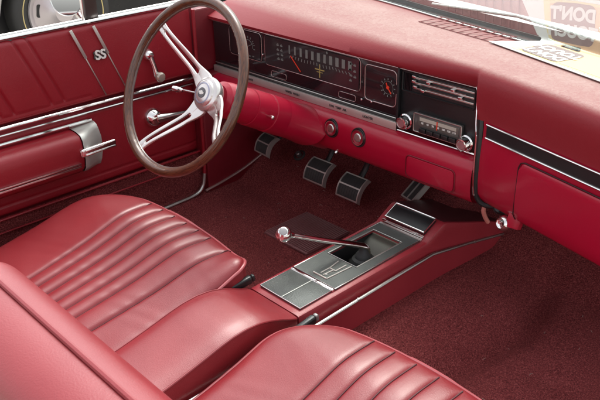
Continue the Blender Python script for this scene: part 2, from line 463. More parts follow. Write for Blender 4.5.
# speedometer face
DIAL = mat('dial_black', (.018, .012, .014), .3, coat=.4, coatr=.06)
bm = B(); add_box(bm, -.535, -.193, -.0005, .0035, .506, .583); 
sp = obj('speedometer', bm, DIAL, cl, 0)
bm = B()
for k in range(11):
    x = -.437 + k * .0215
    wd = .0055 if 1 < k else .003
    wd = (.002, .0035, .005, .0055, .007, .008, .006, .0085, .0085, .0085, .009)[k]
    add_box(bm, x - wd / 2 - .001, x + wd / 2 + .001, -.0012, .0, .5515, .5735)
for k in range(20):
    x = -.436 + k * .0112
    mt = face(x, .543 + .0010 * math.sin(k), .0045) @ Matrix.Rotation(R(-30 + k * 4), 4, 'Z')
    add_box(bm, -.0009, .0009, -.004, .004, 0, .0008, mtx=mt)
obj('speed_scale', bm, TICK, sp, 0)
bm = B()
for i, (x, z) in enumerate([(-.482, .566), (-.468, .566), (-.482, .553), (-.468, .553), (-.482, .541), (-.466, .541), (-.480, .529), (-.466, .529), (-.218, .568), (-.206, .566), (-.220, .553), (-.206, .551), (-.218, .539), (-.205, .537), (-.219, .526)]):
    add_box(bm, x - .0042, x + .0042, -.0012, 0, z - .0018, z + .0018)
    add_box(bm, x - .002, x + .002, -.0012, 0, z + .0030, z + .0042)
    if i in (7, 14): obj('warning_legend', bm, TICK, sp, 0); bm = B()
bm.free()
bm = B(); p0, p1 = (-.431, .547), (-.394, .512)
L = math.hypot(p1[0] - p0[0], p1[1] - p0[1])
mt = face((p0[0] + p1[0]) / 2, (p0[1] + p1[1]) / 2, .006) @ Matrix.Rotation(math.atan2(p1[1] - p0[1], p1[0] - p0[0]), 4, 'Z')
add_box(bm, -L / 2, L / 2, -.0011, .0011, 0, .0012, mtx=mt); obj('needle', bm, NEEDLE, sp, 0)
bm = B()
add_box(bm, -.3265, -.3240, -.0014, 0, .511, .545); add_box(bm, -.342, -.309, -.0014, 0, .530, .5325)
add_box(bm, -.336, -.315, -.0013, 0, .524, .5255); obj('dial_emblem', bm, GOLD, sp, 0)
bm = B(); add_tube(bm, [(-.300, -.001, .583), (-.2985, -.001, .577)], .0018, 6); obj('indicator_arrow', bm, TICK, sp)

def round_dial(parent, name, x, z, r_, marks, hand=None):
    b2 = B(); add_lathe(b2, [(0, .004), (r_, .004), (r_, .001)], (x, .0048, z), (0, -1, 0), 40)
    d = obj(name, b2, DIAL, parent, 40)
    b2 = B()
    for k in range(marks):
        a = 2 * math.pi * k / marks
        mt = face(x + r_ * .78 * math.sin(a), z + r_ * .78 * math.cos(a), .0045) @ Matrix.Rotation(-a, 4, 'Z')
        add_box(b2, -.0011, .0011, -.0022, .0022, 0, .0007, mtx=mt)
    o2 = [(x + r_ * .6 * math.cos(2 * math.pi * k / 32), -.0008, z + r_ * .6 * math.sin(2 * math.pi * k / 32)) for k in range(32)]
    add_tube(b2, o2, .0005, 5, closed=True, up=(0, 1, 0))
    obj('dial_marks', b2, TICK, d, 0)
    if hand:
        b2 = B()
        for a, l in hand:
            mt = face(x, z, .005) @ Matrix.Rotation(-R(a), 4, 'Z')
            add_box(b2, -.0012, .0012, -.003, l, 0, .0010, mtx=mt)
        add_lathe(b2, [(0, .0022), (.004, .002), (.004, 0)], (x, .0, z), (0, -1, 0), 16)
        obj('hand', b2, NEEDLE, d, 0)
    return d
round_dial(cl, 'clock', -.101, .535, .026, 12, [(-25, .012), (140, .017)])
# fuel gauge: arc of marks on the left dial
bm = B(); add_box(bm, -.686, -.556, -.0002, .0035, .509, .580)
fg = obj('fuel_gauge', bm, DIAL, cl, 0)
bm = B()
for k in range(9):
    a = R(-100 + k * 25)
    mt = face(-.605 + .026 * math.sin(a), .540 + .026 * math.cos(a), .0044) @ Matrix.Rotation(-a, 4, 'Z')
    add_box(bm, -.001, .001, -.003, .003, 0, .0007, mtx=mt)
add_tube(bm, [(-.605 + .019 * math.sin(R(-100 + 10 * k)), -.001, .540 + .019 * math.cos(R(-100 + 10 * k))) for k in range(21)], .0006, 5, up=(0, 1, 0))
for x, z in ((-.640, .568), (-.628, .572), (-.640, .553), (-.585, .515), (-.60, .514)): add_box(bm, x - .003, x + .003, -.0012, 0, z - .0013, z + .0013)
obj('gauge_marks', bm, TICK, fg, 0)
bm = B(); add_tube(bm, [(-.605, -.0018, .540), (-.580, -.0018, .553)], .0008, 6); obj('needle', bm, TICK, fg)
bm = B()
for x, z in ((-.545, .528), (-.182, .487), (-.150, .489)):
    bm = B(); add_lathe(bm, [(0, .006), (.0028, .004), (.003, 0)], (x, .002, z), (0, -1, 0), 12); obj('trip_knob', bm, CHROME, cl)

# centre stack with heater controls and radio
bm = B(); add_box(bm, XM + .001, XR, .006, .03, .444, .592, .002)
stack = obj('centre_stack', bm, BLACK, dash)
bm = B(); add_box(bm, XM - .003, XM + .003, -.004, .006, .437, .590, .0012); obj('stack_divider', bm, BLACK, dash)
bm = B(); add_tube(bm, [(x, -.0015, .4405) for x in (XM - .001, .04, XR)], .0024, 8); obj('stack_trim', bm, CHROME, dash)
def sface(x, z, d=0): return face(x, z, d - .002)
bm = B()   # recessed control well frame
o_ = rrect(.196, .046, .004, 4)
add_tube(bm, [sface(.036, .5605, .002) @ Vector((x, y, 0)) for x, y in o_], .0022, 6, closed=True, up=(0, 1, 0))
hc = obj('heater_control', bm, BLACK, stack)
bm = B()
for i, (x0, x1, z) in enumerate(((-.030, .132, .574), (-.030, .132, .562), (-.030, .132, .5495))):
    add_box(bm, x0, x1, .0030, .0058, z - .0022, z + .0022, .0008)
    add_box(bm, x0 + .04, x1 - .02, .0015, .004, z + .0038, z + .0048)
obj('slider_track', bm, SATIN, hc)
bm = B()
for x, z in ((-.026, .577), (-.026, .566), (-.022, .554), (.014, .571), (.080, .569), (.0, .5495), (.100, .556)):
    bm = B(); add_box(bm, x - .005, x + .005, -.003, .004, z - .003, z + .003, .001); obj('slider_knob', bm, CHROME, stack)
bm = B()
for k in range(5): add_box(bm, -.055 + k * .004, -.0535 + k * .004, .003, .0055, .541, .580)
obj('vent_louvre', bm, GLOSS, hc)
bm = B(); add_box(bm, -.018, .112, -.004, .0065, .452, .496, .002)
radio = obj('radio', bm, mat('radio_face', (.12, .11, .105), .35, metal=.5), stack)
bm = B(); add_tube(bm, [frame_of((.047, -.0045, .474), (1, 0, 0), (0, 0, 1)) @ Vector((x, y, 0)) for x, y in rrect(.130, .044, .003)], .0013, 6, closed=True, up=(0, 1, 0)); obj('radio_frame', bm, SATIN, stack)
bm = B(); add_box(bm, -.004, .106, -.0055, -.0038, .4685, .492, .0006); obj('radio_dial', bm, mat('smoked_dial', (.10, .09, .08), .2, coat=.5), radio)
bm = B(); add_box(bm, .000, .100, -.0064, -.0054, .4815, .4895); obj('dial_scale', bm, CREAM, radio, 0)
bm = B()
for k, s in enumerate(('55', '60', '70', '80', '100', '120', '160')): text_bm(bm, s, .006, frame_of((.008 + k * .0145, -.0062, .4765), (1, 0, 0), (0, 0, 1)), .0004, bold=.0002)
obj('dial_numbers', bm, WHITE, radio, 0)
bm = B(); add_box(bm, .048, .050, -.0076, -.0062, .471, .491); obj('dial_pointer', bm, NEEDLE, radio, 0)
for k in range(5):
    bm = B(); add_box(bm, .002 + k * .0205, .0195 + k * .0205, -.011, -.0038, .4545, .4650, .0012); obj('preset_button', bm, BLACK, radio)
for x, z in ((-.044, .4665), (.1235, .4600)):
    bm = B()
    add_lathe(bm, [(.018, 0), (.019, .004), (.0185, .008), (.0155, .010), (.0150, .022), (.0135, .0255), (.011, .0262), (.0100, .0235), (0, .0225)], (x, .006, z), (0, -1, 0), 36)
    kb = obj('radio_knob', bm, CHROME, stack)
    bm = B(); add_lathe(bm, [(.0095, .0232), (.009, .0245), (0, .0250)], (x, .006, z), (0, -1, 0), 24); obj('knob_cap', bm, mat('pinkish_cap', (.42, .20, .21), .3, metal=.5), kb)

# lower red panel under the cluster, swept along x
def low_profile(x, yo=0):
    return [(.004, .4372), (-.008 + yo, .4365), (-.020 + yo, .4330), (-.029 + yo, .4250), (-.033 + yo, .410), (-.034 + yo, .390), (-.033 + yo, .368), (-.029 + yo, .350), (-.020 + yo, .337), (-.004 + yo, .329), (.03, .326), (.10, .335)]
bm = B()
xs = [-.765 + .0125 * i for i in range(0, 75) if -.765 + .0125 * i <= .166] + [.166]
grid(bm, [[(x, y, z) for y, z in low_profile(x)] for x in xs])
lp = obj('lower_panel', bm, PAINT, dash, 50)
# round controls in the panel
for x, z in ((-.252, .4070), (-.161, .4070)):
    bm = B()
    add_lathe(bm, [(.0245, -.002), (.0235, .002), (.0210, .0015), (.0200, -.001)], (x, -.033, z - .004), (0, -1, .12), 40)
    bz = obj('control_bezel', bm, BLACK, lp)
    bm = B(); add_lathe(bm, [(.0200, -.001), (.0192, .0050), (.0172, .0050), (.0165, -.006), (0, -.006)], (x, -.033, z - .004), (0, -1, .12), 40, mis=[0, 0, 0, 1])
    rg = obj('chrome_ring', bm, [CHROME, BLACK], lp)
    bm = B(); add_lathe(bm, [(.006, -.006), (.006, -.002), (.0105, .000), (.0110, .004), (.0095, .0060), (.004, .0068), (0, .0060)], (x, -.033, z - .004), (0, -1, .12), 30); obj('control_knob', bm, SATIN, lp)
bm = B(); add_prism(bm, rrect(.132, .050, .010), .003, frame_of((.057, -.0335, .3770), (1, 0, -.0), (0, -.02, 1)), .0015)
at = obj('ashtray_door', bm, PAINT, lp)
bm = B(); add_tube(bm, [frame_of((.057, -.0345, .3770), (1, 0, 0), (0, -.02, 1)) @ Vector((x, y, 0)) for x, y in rrect(.137, .055, .012)], .0011, 6, closed=True, up=(0, 1, 0)); obj('ashtray_seam', bm, DARKRED, at)
bm = B(); add_lathe(bm, [(.004, 0), (.003, .006), (0, .0075)], (-.245, -.022, .338), (0, -1, -.6), 16); obj('small_screw', bm, CHROME, lp)

# trim between stack and passenger side
bm = B()
pts = smooth_path([(.140, -.006, .594), (.150, -.014, .588), (.158, -.024, .568), (.166, -.034, .530), (.173, -.040, .500), (.175, -.041, .440), (.176, -.040, .395), (.178, -.036, .365)], 8)
add_tube(bm, pts, .0019, 8); ct = obj('corner_trim', bm, CHROME, dash)
bm = B()
pts = smooth_path([(.158, -.008, .585), (.166, -.018, .545), (.171, -.024, .500), (.172, -.026, .440), (.173, -.025, .385), (.178, -.020, .352), (.192, -.012, .338), (.212, -.004, .338)], 8)
add_tube(bm, pts, .0062, 10); obj('corner_gasket', bm, BLACK, dash)

# passenger side lower face and glovebox
def pf(x): return yface(x)
bm = B()
prof = [(.020, .5325), (-.001, .5325), (.000, .530)]
xs = [.180 + .01 * i for i in range(63)]
rows = []
for x in xs:
    y0 = pf(x)
    rows.append([(x, y0 + .02, .5325), (x, y0 - .001, .5325), (x, y0 + .001, .520), (x, y0 + .001, .500), (x, y0 - .001, .485), (x, y0 - .003, .45), (x, y0 - .003, .40), (x, y0 + .002, .365), (x, y0 + .013, .345), (x, y0 + .032, .333), (x, y0 + .07, .330), (x, y0 + .12, .345)])
grid(bm, rows)
pl = obj('passenger_panel', bm, PAINT, dash, 50)
# black band with chrome edges
bm = B()
rows = [[(x, pf(x) - .0035, .5275), (x, pf(x) - .0040, .520), (x, pf(x) - .0040, .507), (x, pf(x) - .0035, .501)] for x in xs[1:]]
rows2 = [[(r_[0][0], pf(r_[0][0]) + .003, .5275)] + r_ + [(r_[0][0], pf(r_[0][0]) + .003, .501)] for r_ in rows]
grid(bm, rows2); band = obj('black_band', bm, BLACK, pl, 30)
for z in (.5285, .4995):
    bm = B(); add_tube(bm, [(x, pf(x) - .0045, z) for x in xs[1:]], .0021, 8); obj('chrome_strip', bm, CHROME, pl)
# glovebox lid
bm = B()
xg0, xg1 = .288, .720
rows = []
N = 44
for i in range(N + 1):
    x = xg0 + (xg1 - xg0) * i / N
    e = min(1, max(0, min(x - xg0, xg1 - x) / .014)); rr_ = .014 * (1 - math.sqrt(max(0, 1 - (1 - e) ** 2)))
    y0 = pf(x) - .0072
    zt, zb = .482 - rr_, .352 + rr_
    rw = [(x, y0 + .010, zt + .0005), (x, y0 + .002, zt), (x, y0, zt - .003)]
    for k in range(1, 8):
        z = zt - .003 + (zb + .012 - zt + .003) * k / 8
        rw.append((x, y0 - .0015 * math.sin(math.pi * k / 8), z))
    rw += [(x, y0 + .001, zb + .008), (x, y0 + .006, zb + .002), (x, y0 + .018, zb - .003)]
    rows.append(rw)
rows = [[(rows[0][k][0], rows[0][k][1] + .010, rows[0][k][2]) for k in range(len(rows[0]))]] + rows
grid(bm, rows)
obj('glovebox_lid', bm, PAINT, pl, 40)
bm = B()
pts = [(xg1, pf(xg1) - .004, .4845)] + [(xg1 - (xg1 - xg0 - .012) * k / 20, pf(xg1 - (xg1 - xg0 - .012) * k / 20) - .0042, .4845) for k in range(1, 21)]
pts += [(xg0 + .002, pf(xg0) - .0042, .480), (xg0 - .0022, pf(xg0) - .0042, .470), (xg0 - .0022, pf(xg0) - .0042, .365), (xg0 - .0020, pf(xg0) + .006, .350)]
add_tube(bm, pts, .0014, 6); obj('glovebox_gap', bm, mat('gap_dark', (.03, .002, .004), .7), pl)

# pull knob hanging under the dash
pk = root('pull_knob', 'round chrome pull knob on a red bracket where the console meets the dash', 'knob', (.268, -.02, .30))
bm = B(); add_prism(bm, [(-.014, -.014), (.016, -.012), (.020, .024), (-.012, .026)], .016, frame_of((.281, -.030, .336), (1, 0, 0), (0, .35, 1)), .002); obj('bracket', bm, PAINT, pk)
bm = B(); add_lathe(bm, [(.006, -.02), (.006, 0), (.012, .003), (.0165, .008), (.0175, .013), (.0150, .019), (.011, .0225), (.0095, .0215), (0, .0205)], (.262, -.028, .3250), (-.25, -1, .30), 36); obj('knob', bm, CHROME, pk)
bm = B(); add_tube(bm, smooth_path([(.195, -.005, .350), (.190, -.010, .325), (.192, -.004, .305), (.196, .004, .290)], 6), .005, 8); 
hz = obj('dash_wire', bm, mat('pink_cable', (.50, .17, .14), .5), dash)
bm = B(); add_tube(bm, smooth_path([(.212, .0, .342), (.222, -.006, .333), (.232, .004, .330)], 6), .008, 10); obj('black_grommet', bm, BLACK, dash)

# ------------------------------------------------------------------ steering column and wheel
wc = Vector((-.357, -.398, .576)); ta = .48
wn = Vector((0, -math.cos(ta), math.sin(ta)))       # towards the driver
wux = Vector((1, 0, 0)); wuy = Vector((0, math.sin(ta), math.cos(ta)))
colr = root('steering_column', 'red enamelled steering column shroud running from wheel hub into the dash', 'steering column', (-.357, 0, .36))
bm = B()
hub = wc - wn * .088
prof = [(0, .022), (.030, .022), (.040, .030), (.0425, .05), (.0435, .085), (.0440, .1115), (.0425, .1125), (.0425, .1150), (.0455, .1160), (.0465, .160), (.0465, .1740), (.0445, .1755), (.0445, .1785), (.0475, .1800), (.0480, .215), (.0480, .26), (.048, .33), (.048, .42)]
add_lathe(bm, prof, hub, -wn, 48)
obj('shroud', bm, PAINT, colr, 30)
# flared boss where the column meets the lower panel
bm = B()
rows = []
ax = -wn
for k in range(9):
    t = k / 8; h = .225 + .10 * t; r_ = .0485 + .014 * t ** 2
    c_ = hub + ax * h
    rows.append([c_ + r_ * (math.cos(2 * math.pi * i / 40) * wux * (1 + .35 * t) + math.sin(2 * math.pi * i / 40) * wuy * (1 - .15 * t)) for i in range(40)])
grid(bm, rows, close_u=True)
obj('column_boss', bm, PAINT, colr, 60)
bm = B()
k0 = Vector((-.357, -.192, .464)) + Vector((.052, 0, .0))
add_tube(bm, [k0 - Vector((.012, 0, 0)), k0 + Vector((.006, -.002, .0))], .0028, 10)
add_lathe(bm, [(.0045, 0), (.0052, .003), (.0050, .012), (.003, .014), (0, .0142)], k0 + Vector((.004, 0, 0)), (1, -.15, .0), 16)
obj('ignition_lever', bm, CHROME, colr)
bm = B()
s0 = hub - wn * .045; s1 = s0 + Vector((-.155, -.02, -.005)) 
add_tube(bm, [s0 + Vector((-.03, 0, 0)), s0.lerp(s1, .5), s1], [.0035, .0035, .0035], 10)
add_lathe(bm, [(.0035, -.002), (.0055, .004), (.0075, .020), (.0072, .030), (.004, .033), (0, .0335)], s1 - Vector((-.010, 0, 0)), (s1 - s0), 18)
obj('indicator_stalk', bm, CHROME, colr)

sw = root('steering_wheel', 'large steering wheel with dark walnut rim and three slotted brushed aluminium spokes', 'steering wheel', tuple(wc))
bm = B()
uvl = bm.loops.layers.uv.new('UVMap')
RR, rt, NS, NT = .1928, .0108, 144, 20
rings = []
for i in range(NS):
    a = 2 * math.pi * i / NS; er = wux * math.cos(a) + wuy * math.sin(a); c_ = wc + er * RR
    ring = []
    for k in range(NT):
        b_ = 2 * math.pi * k / NT
        bump = 1 - .07 * (1 if (math.cos(b_ * 1) < -.5 and math.sin(a * 60) > 0) else 0)   # finger grips behind the rim
        ring.append(bm.verts.new(c_ + rt * bump * (math.cos(b_) * er * 1.0 + math.sin(b_) * wn * 1.0)))
    rings.append(ring)
for i in range(NS):
    for k in range(NT):
        i2, k2 = (i + 1) % NS, (k + 1) % NT
        f = bm.faces.new((rings[i][k], rings[i][k2], rings[i2][k2], rings[i2][k]))
        for lp_, (ii, kk) in zip(f.loops, ((i, k), (i, k + 1), (i + 1, k + 1), (i + 1, k))): lp_[uvl].uv = (kk / NT * .6, ii / NS * 18)
obj('rim', bm, WOOD, sw, 60)
# thin metal inlay around the inner edge of the rim
bm = B(); add_tube(bm, [wc + (wux * math.cos(2 * math.pi * i / 96) + wuy * math.sin(2 * math.pi * i / 96)) * (RR - .0095) - wn * .003 for i in range(96)], .0035, 8, closed=True, up=tuple(wn)); obj('rim_inlay', bm, mat('dark_inlay', (.10, .05, .04), .3, coat=.5), sw)

def spoke(ang):
    """slotted metal spoke from the hub out to the rim, dished"""
    a = R(ang); er = wux * math.cos(a) + wuy * math.sin(a); et = -wux * math.sin(a) + wuy * math.cos(a)
    b2 = B()
    def P(u, v, w_):     # u along spoke, v across, w towards driver
        dish = -.080 + .076 * sstep(.035, .200, u)
        return wc + er * u + et * v + wn * (dish + w_)
    def half(u): 
        return .0140 + .0120 * (1 - sstep(.03, .085, u)) - .003 * sstep(.09, .18, u) + 0*u
    def slot(u):
        if u < .062 or u > .170: return 0
        e = min(u - .062, .170 - u); s_ = .0040 + .0022 * (1 - (u - .062) / .108)
        return s_ * math.sqrt(max(0, 1 - (1 - min(1, e / .006)) ** 2))
    us = [.028 + .0026 * i for i in range(62)]
    us = sorted(us + [.0625, .0635, .1685, .1695])
    th = .0028
    for side in (1, -1):
        rows = []
        for u in us:
            h, s_ = half(u), slot(u)
            if s_ < .0001: s_ = 0.0
            prof = [(s_, -th), (s_, th * .75), (s_ + .0008, th), ((h + s_) / 2, th * 1.15), (h - .0010, th), (h, th * .6), (h, -th), (s_, -th)]
            rows.append([P(u, side * v, w_) for v, w_ in prof])
        grid(b2, rows)
    return obj('spoke', b2, BRUSH, sw, 35)
for a in (141.5, -118, -28): spoke(a)
bm = B(); add_lathe(bm, [(0, -.024), (.034, -.022), (.040, -.008), (.0405, -.001), (.0385, .004), (.034, .0065), (.031, .0070), (.0295, .0105), (.026, .0125), (.020, .0140), (0, .0150)], wc - wn * .074, wn, 48)
hb = obj('hub', bm, BRUSH, sw, 30)
CAPB = mat('blue_grey_enamel', (.36, .36, .46), .25, metal=.4)
bm = B(); add_lathe(bm, [(.0245, .0128), (.0245, .0137), (.0215, .0144), (.0215, .0138)], wc - wn * .074, wn, 48); obj('enamel_ring', bm, CAPB, hb)
bm = B(); add_lathe(bm, [(.0120, .0142), (.0118, .0158), (0, .0165)], wc - wn * .074, wn, 32); cp = obj('hub_badge', bm, mat('badge_dark', (.07, .06, .07), .25, coat=.5), hb)
# bow-tie shaped emblem
bm = B()
bt = [(-.0085, -.0020), (-.0085, .0025), (-.0035, .0025), (-.0030, .0045), (.0040, .0045), (.0040, .0020), (.0085, .0020), (.0085, -.0025), (.0035, -.0025), (.0030, -.0045), (-.0040, -.0045), (-.0040, -.0020)]
add_prism(bm, bt, .0012, frame_of(wc - wn * (.074 - .0160), wux * math.cos(.0) + wuy * .0, wuy), 0); obj('emblem', bm, WHITE, hb, 0)
for a in (20, 80, 200, 260, 320):
    pass

# ------------------------------------------------------------------ kick panel and sill (left side of the footwell)
car = root('car_body', 'red car body enclosing the cabin, with vinyl lined door, kick panel, windscreen and hood', 'car', (0, 0, -.02))
bm = B(); add_box(bm, -.79, -.744, -.070, .55, .06, .440, .006, 3); kp = obj('kick_panel', bm, DARKRED, car)
bm = B(); add_box(bm, -.86, -.776, -.0715, -.0600, .0, .64); obj('door_jamb', bm, DARKRED, car, 0)
bm = B(); add_box(bm, -.80, -.772, -.062, .35, .44, .625, .006, 3); obj('pillar_trim', bm, DARKRED, car)
bm = B(); add_prism(bm, [(-.05, -.05), (.05, -.045), (.052, .05), (-.04, .055)], .012, frame_of((-.770, -.01, .600), (0, 1, 0), (0, 0, 1)), .004); 
bm.free()
bm = B()
add_tube(bm, smooth_path([(-.742, -.085, .080), (-.742, .0, .092), (-.742, .10, .116), (-.742, .22, .166), (-.742, .34, .24)], 6), .0042, 8)
obj('edge_trim', bm, mat('pinkish_trim', (.55, .36, .34), .3, metal=.8), kp)
bm = B(); add_tube(bm, smooth_path([(-.745, -.125, .078), (-.745, -.100, .086), (-.748, -.082, .120), (-.752, -.074, .20), (-.756, -.070, .40), (-.758, -.068, .63)], 8), .0052, 10); obj('windlace', bm, VINYL, car)
bm = B(); add_tube(bm, smooth_path([(-.744, -.30, .074), (-.744, -.20, .075), (-.7445, -.122, .0795), (-.7465, -.092, .098), (-.749, -.080, .135)], 8), .0062, 10, flat=.8); obj('sill_trim', bm, SATIN, car)
bm = B(); add_box(bm, -.775, -.748, -1.25, -.105, .062, .074, .003, 2); obj('sill_plate', bm, SATIN, car)

# ------------------------------------------------------------------ driver door
XD = -.774
Y0, Y1 = -1.45, -.072
def lean(y, z): return y + (0.0)          # plain
bm = B(); add_box(bm, -.86, XD - .020, Y0, Y1, -.02, .630, .006, 2); door = obj('door', bm, DARKRED, car)
# upper pad with stitched slanted pleats (heightfield in y,z)
def slant(y, z): return y - (z - .443) / (.646 - .443) * -.082   # y of a slanted line referred to z = .443
def upper_x(y, z):
    ref = y + (z - .443) * .404
    d = 0.
    for c_ in (-.5050, -.470, -.640, -.605, -.775, -.74, -.91, -.875):
        if z > .462: d -= .0055 * math.exp(-(abs(ref - c_) / .0042) ** 1.3)
    if ref < -.47 or True:
        if ref < -.395: d -= .003 * math.exp(-((z - .458) / .003) ** 2)
    e = min(z - .441, .640 - z); d -= .010 * (1 - math.sqrt(max(0, 1 - (1 - min(1, max(0, e) / .012)) ** 2)))
    d += .004 * math.sin(math.pi * max(0, min(1, (z - .44) / .2)))
    return XD + d
bm = B()
NY2, NZ = 900, 50
grid(bm, [[(upper_x(Y0 + (Y1 - Y0) * j / NY2, .440 + .2015 * i / NZ), Y0 + (Y1 - Y0) * j / NY2, .440 + .2015 * i / NZ) for i in range(NZ + 1)] for j in range(NY2 + 1)])
obj('upper_pad', bm, VINYL, door, 180)
# top rail: chrome bead, dark felt, outer chrome
bm = B(); add_tube(bm, [(XD - .006, Y0, .6465), (XD - .006, -.6, .6465), (XD - .006, Y1, .6465)], .0052, 10); obj('top_bead', bm, CHROME, door)
bm = B(); add_box(bm, XD - .026, XD - .008, Y0, Y1, .632, .645, .003); obj('window_felt', bm, mat('grey_felt', (.10, .095, .09), .9), door)
bm = B(); add_tube(bm, [(XD - .031, Y0, .647), (XD - .031, Y1, .647)], .0045, 8); obj('outer_bead', bm, SATIN, door)
# vent window post
bm = B(); add_box(bm, XD - .034, XD - .016, -.375, -.340, .640, 1.02, .004, mtx=Matrix.Translation((0, 0, 0)))
pp = obj('vent_window_post', bm, mat('post_brown', (.05, .035, .03), .4), door)
bm = B(); add_tube(bm, [(XD - .015, -.385, .645), (XD - .015, -.385, 1.02)], .0035, 8); obj('post_chrome', bm, CHROME, door)
# slanted chrome/seam strips with SS badge between
def slant_strip(y0, z0, y1, z1, w_, name, m, x=XD + .006):
    b2 = B(); d = Vector((0, y1 - y0, z1 - z0)); L_ = d.length
    mt = frame_of((x, (y0 + y1) / 2, (z0 + z1) / 2), d, (0, 1, .0)); add_box(b2, -L_ / 2, L_ / 2, -w_ / 2, w_ / 2, -.002, .002, .001, mtx=mt)
    return obj(name, b2, m, door)
def yline(c_, z): return c_ - (z - .443) * .404
for c_ in (-.358, -.294):
    slant_strip(yline(c_, .637), .637, yline(c_, .560), .560, .0080, 'pleat_trim', SILVER, XD + .0075)
    slant_strip(yline(c_, .565), .565, yline(c_, .450), .450, .0034, 'pleat_seam', SATIN, XD + .0045)
bm = B(); o_ = [(.030 * .68 * math.cos(t) * (1 - .15 * math.cos(4 * t)), (.014 * math.sin(t)) * (1 + .15 * math.cos(2 * t))) for t in [2 * math.pi * k / 40 for k in range(40)]]
mtb = frame_of((XD + .0075, -.365, .562), (0, 1, 0), (0, 0, 1))
add_prism(bm, o_, .0025, mtb, .0008); bd = obj('door_badge', bm, mat('badge_black', (.03, .03, .03), .2, coat=.6), door)
bm = B(); text_bm(bm, 'SS', .034, mtb @ Matrix.Translation((0, -.0005, .0036)), .003, bold=.0008); obj('badge_letters', bm, WHITE, door, 0)
# belt chrome mouldings
bm = B(); add_tube(bm, [(XD + .002, Y0, .4385), (XD + .002, Y1, .4315)], .0050, 10); obj('belt_moulding', bm, CHROME, door)
bm = B(); add_box(bm, XD - .004, XD + .0015, Y0, Y1, .4195, .4330, .001); obj('belt_channel', bm, DARKRED, door)
bm = B(); add_tube(bm, [(XD + .001, Y0, .4205), (XD + .001, Y1, .4145)], .0032, 8); obj('lower_moulding', bm, CHROME, door)
# lower pad
def lower_x(y, z):
    d = 0.; e = min(z - .205, .416 - z, (Y1 - y)); d -= .010 * (1 - math.sqrt(max(0, 1 - (1 - min(1, max(0, e) / .010)) ** 2)))
    d -= .003 * math.exp(-((z - .232) / .0025) ** 2)
    return XD - .004 + d
bm = B(); grid(bm, [[(lower_x(Y0 + (Y1 - Y0) * j / 60, .203 + .214 * i / 60), Y0 + (Y1 - Y0) * j / 60, .203 + .214 * i / 60) for i in range(61)] for j in range(61)])
obj('lower_pad', bm, VINYL, door, 180)
bm = B()
def skirt_x(y, z): return XD - .006 + .010 * (1 - sstep(.06, .20, z))
grid(bm, [[(skirt_x(0, .04 + .162 * i / 12), Y0 + (Y1 - Y0) * j / 20, .04 + .162 * i / 12) for i in range(13)] for j in range(21)])
obj('carpet_skirt', bm, CARPET, door, 180)
bm = B(); add_tube(bm, [(XD + .000, Y0, .199), (XD + .000, Y1, .199)], .0035, 8); obj('skirt_welt', bm, VINYL, door)
bm = B(); add_tube(bm, [(XD + .003, Y0, .165), (XD + .003, Y1, .165)], .0025, 8); obj('skirt_piping', bm, VINYL, door)

# armrest: long padded block with chrome strips, satin end piece with the opener
AY = -.478
def arm_section(t=1.0):
    # (x offset from door, z)
    return [(0, .386), (.034 * t, .385), (.056 * t, .380), (.064 * t, .368), (.066 * t, .348), (.065 * t, .316), (.060 * t, .292), (.046 * t, .277), (.018 * t, .272), (0, .272)]
bm = B()
rows = [[(XD + x - .004, y, z) for x, z in arm_section()] for y in (Y0, -1.2, -1.0, -.8, -.6, AY - .03, AY - .01)]
rows.append([(XD - .004 + x * .97, AY, .332 + (z - .332) * .96) for x, z in arm_section()])
grid(bm, rows)
bm.faces.new([v for v in bm.verts if abs(v.co.y - AY) < 1e-6])
ar = obj('armrest', bm, VINYL, door, 50)
bm = B(); add_tube(bm, [(XD + .050, Y0, .3785), (XD + .050, AY + .002, .3785)], .0001, 8)
bm.free()
bm = B(); add_tube(bm, [(XD + .006, Y0, .397), (XD + .006, -.55, .397), (XD + .006, AY + .062, .3965)], .0042, 8); obj('armrest_top_trim', bm, CHROME, door)
bm = B(); add_box(bm, XD + .055, XD + .0635, Y0, AY - .012, .298, .304, .0015); add_box(bm, XD + .058, XD + .0655, Y0, AY - .012, .307, .312, .0015); obj('armrest_trim', bm, CHROME, door)
bm = B()   # flared end piece sweeping back to the door
rows = []
for k in range(13):
    t = k / 12; y = AY + .0015 + .078 * t
    s_ = 1.02 * (1 - .62 * sstep(0, 1, t)); zs = 1.0 + .10 * t
    rows.append([(XD - .004 + x * s_, y - .012 * abs(z - .332) / .056 * t, .332 + (z - .332) * zs) for x, z in arm_section()])
grid(bm, rows); bm.faces.new([bm.verts[i] for i in range(len(bm.verts))][-10:] if False else [v for v in bm.verts][-10:])
ep = obj('armrest_end', bm, mat('grey_satin_end', (.56, .56, .52), .45, metal=.5, bump=.1, bscale=250), door, 50)
bm = B(); 
mt = frame_of((XD + .064, AY + .040, .338), (0, 1, .03), (0, 0, 1))
add_box(bm, -.050, .052, -.011, .011, -.006, .006, .004, 3, mtx=mt)
add_box(bm, -.040, .050, -.0085, -.0035, .005, .0090, .0015, 2, mtx=mt); add_box(bm, -.040, .050, .0030, .0085, .005, .0090, .0015, 2, mtx=mt)
add_box(bm, -.052, -.020, -.008, .009, -.034, .004, .003, 2, mtx=mt)
obj('door_opener', bm, CHROME, door)
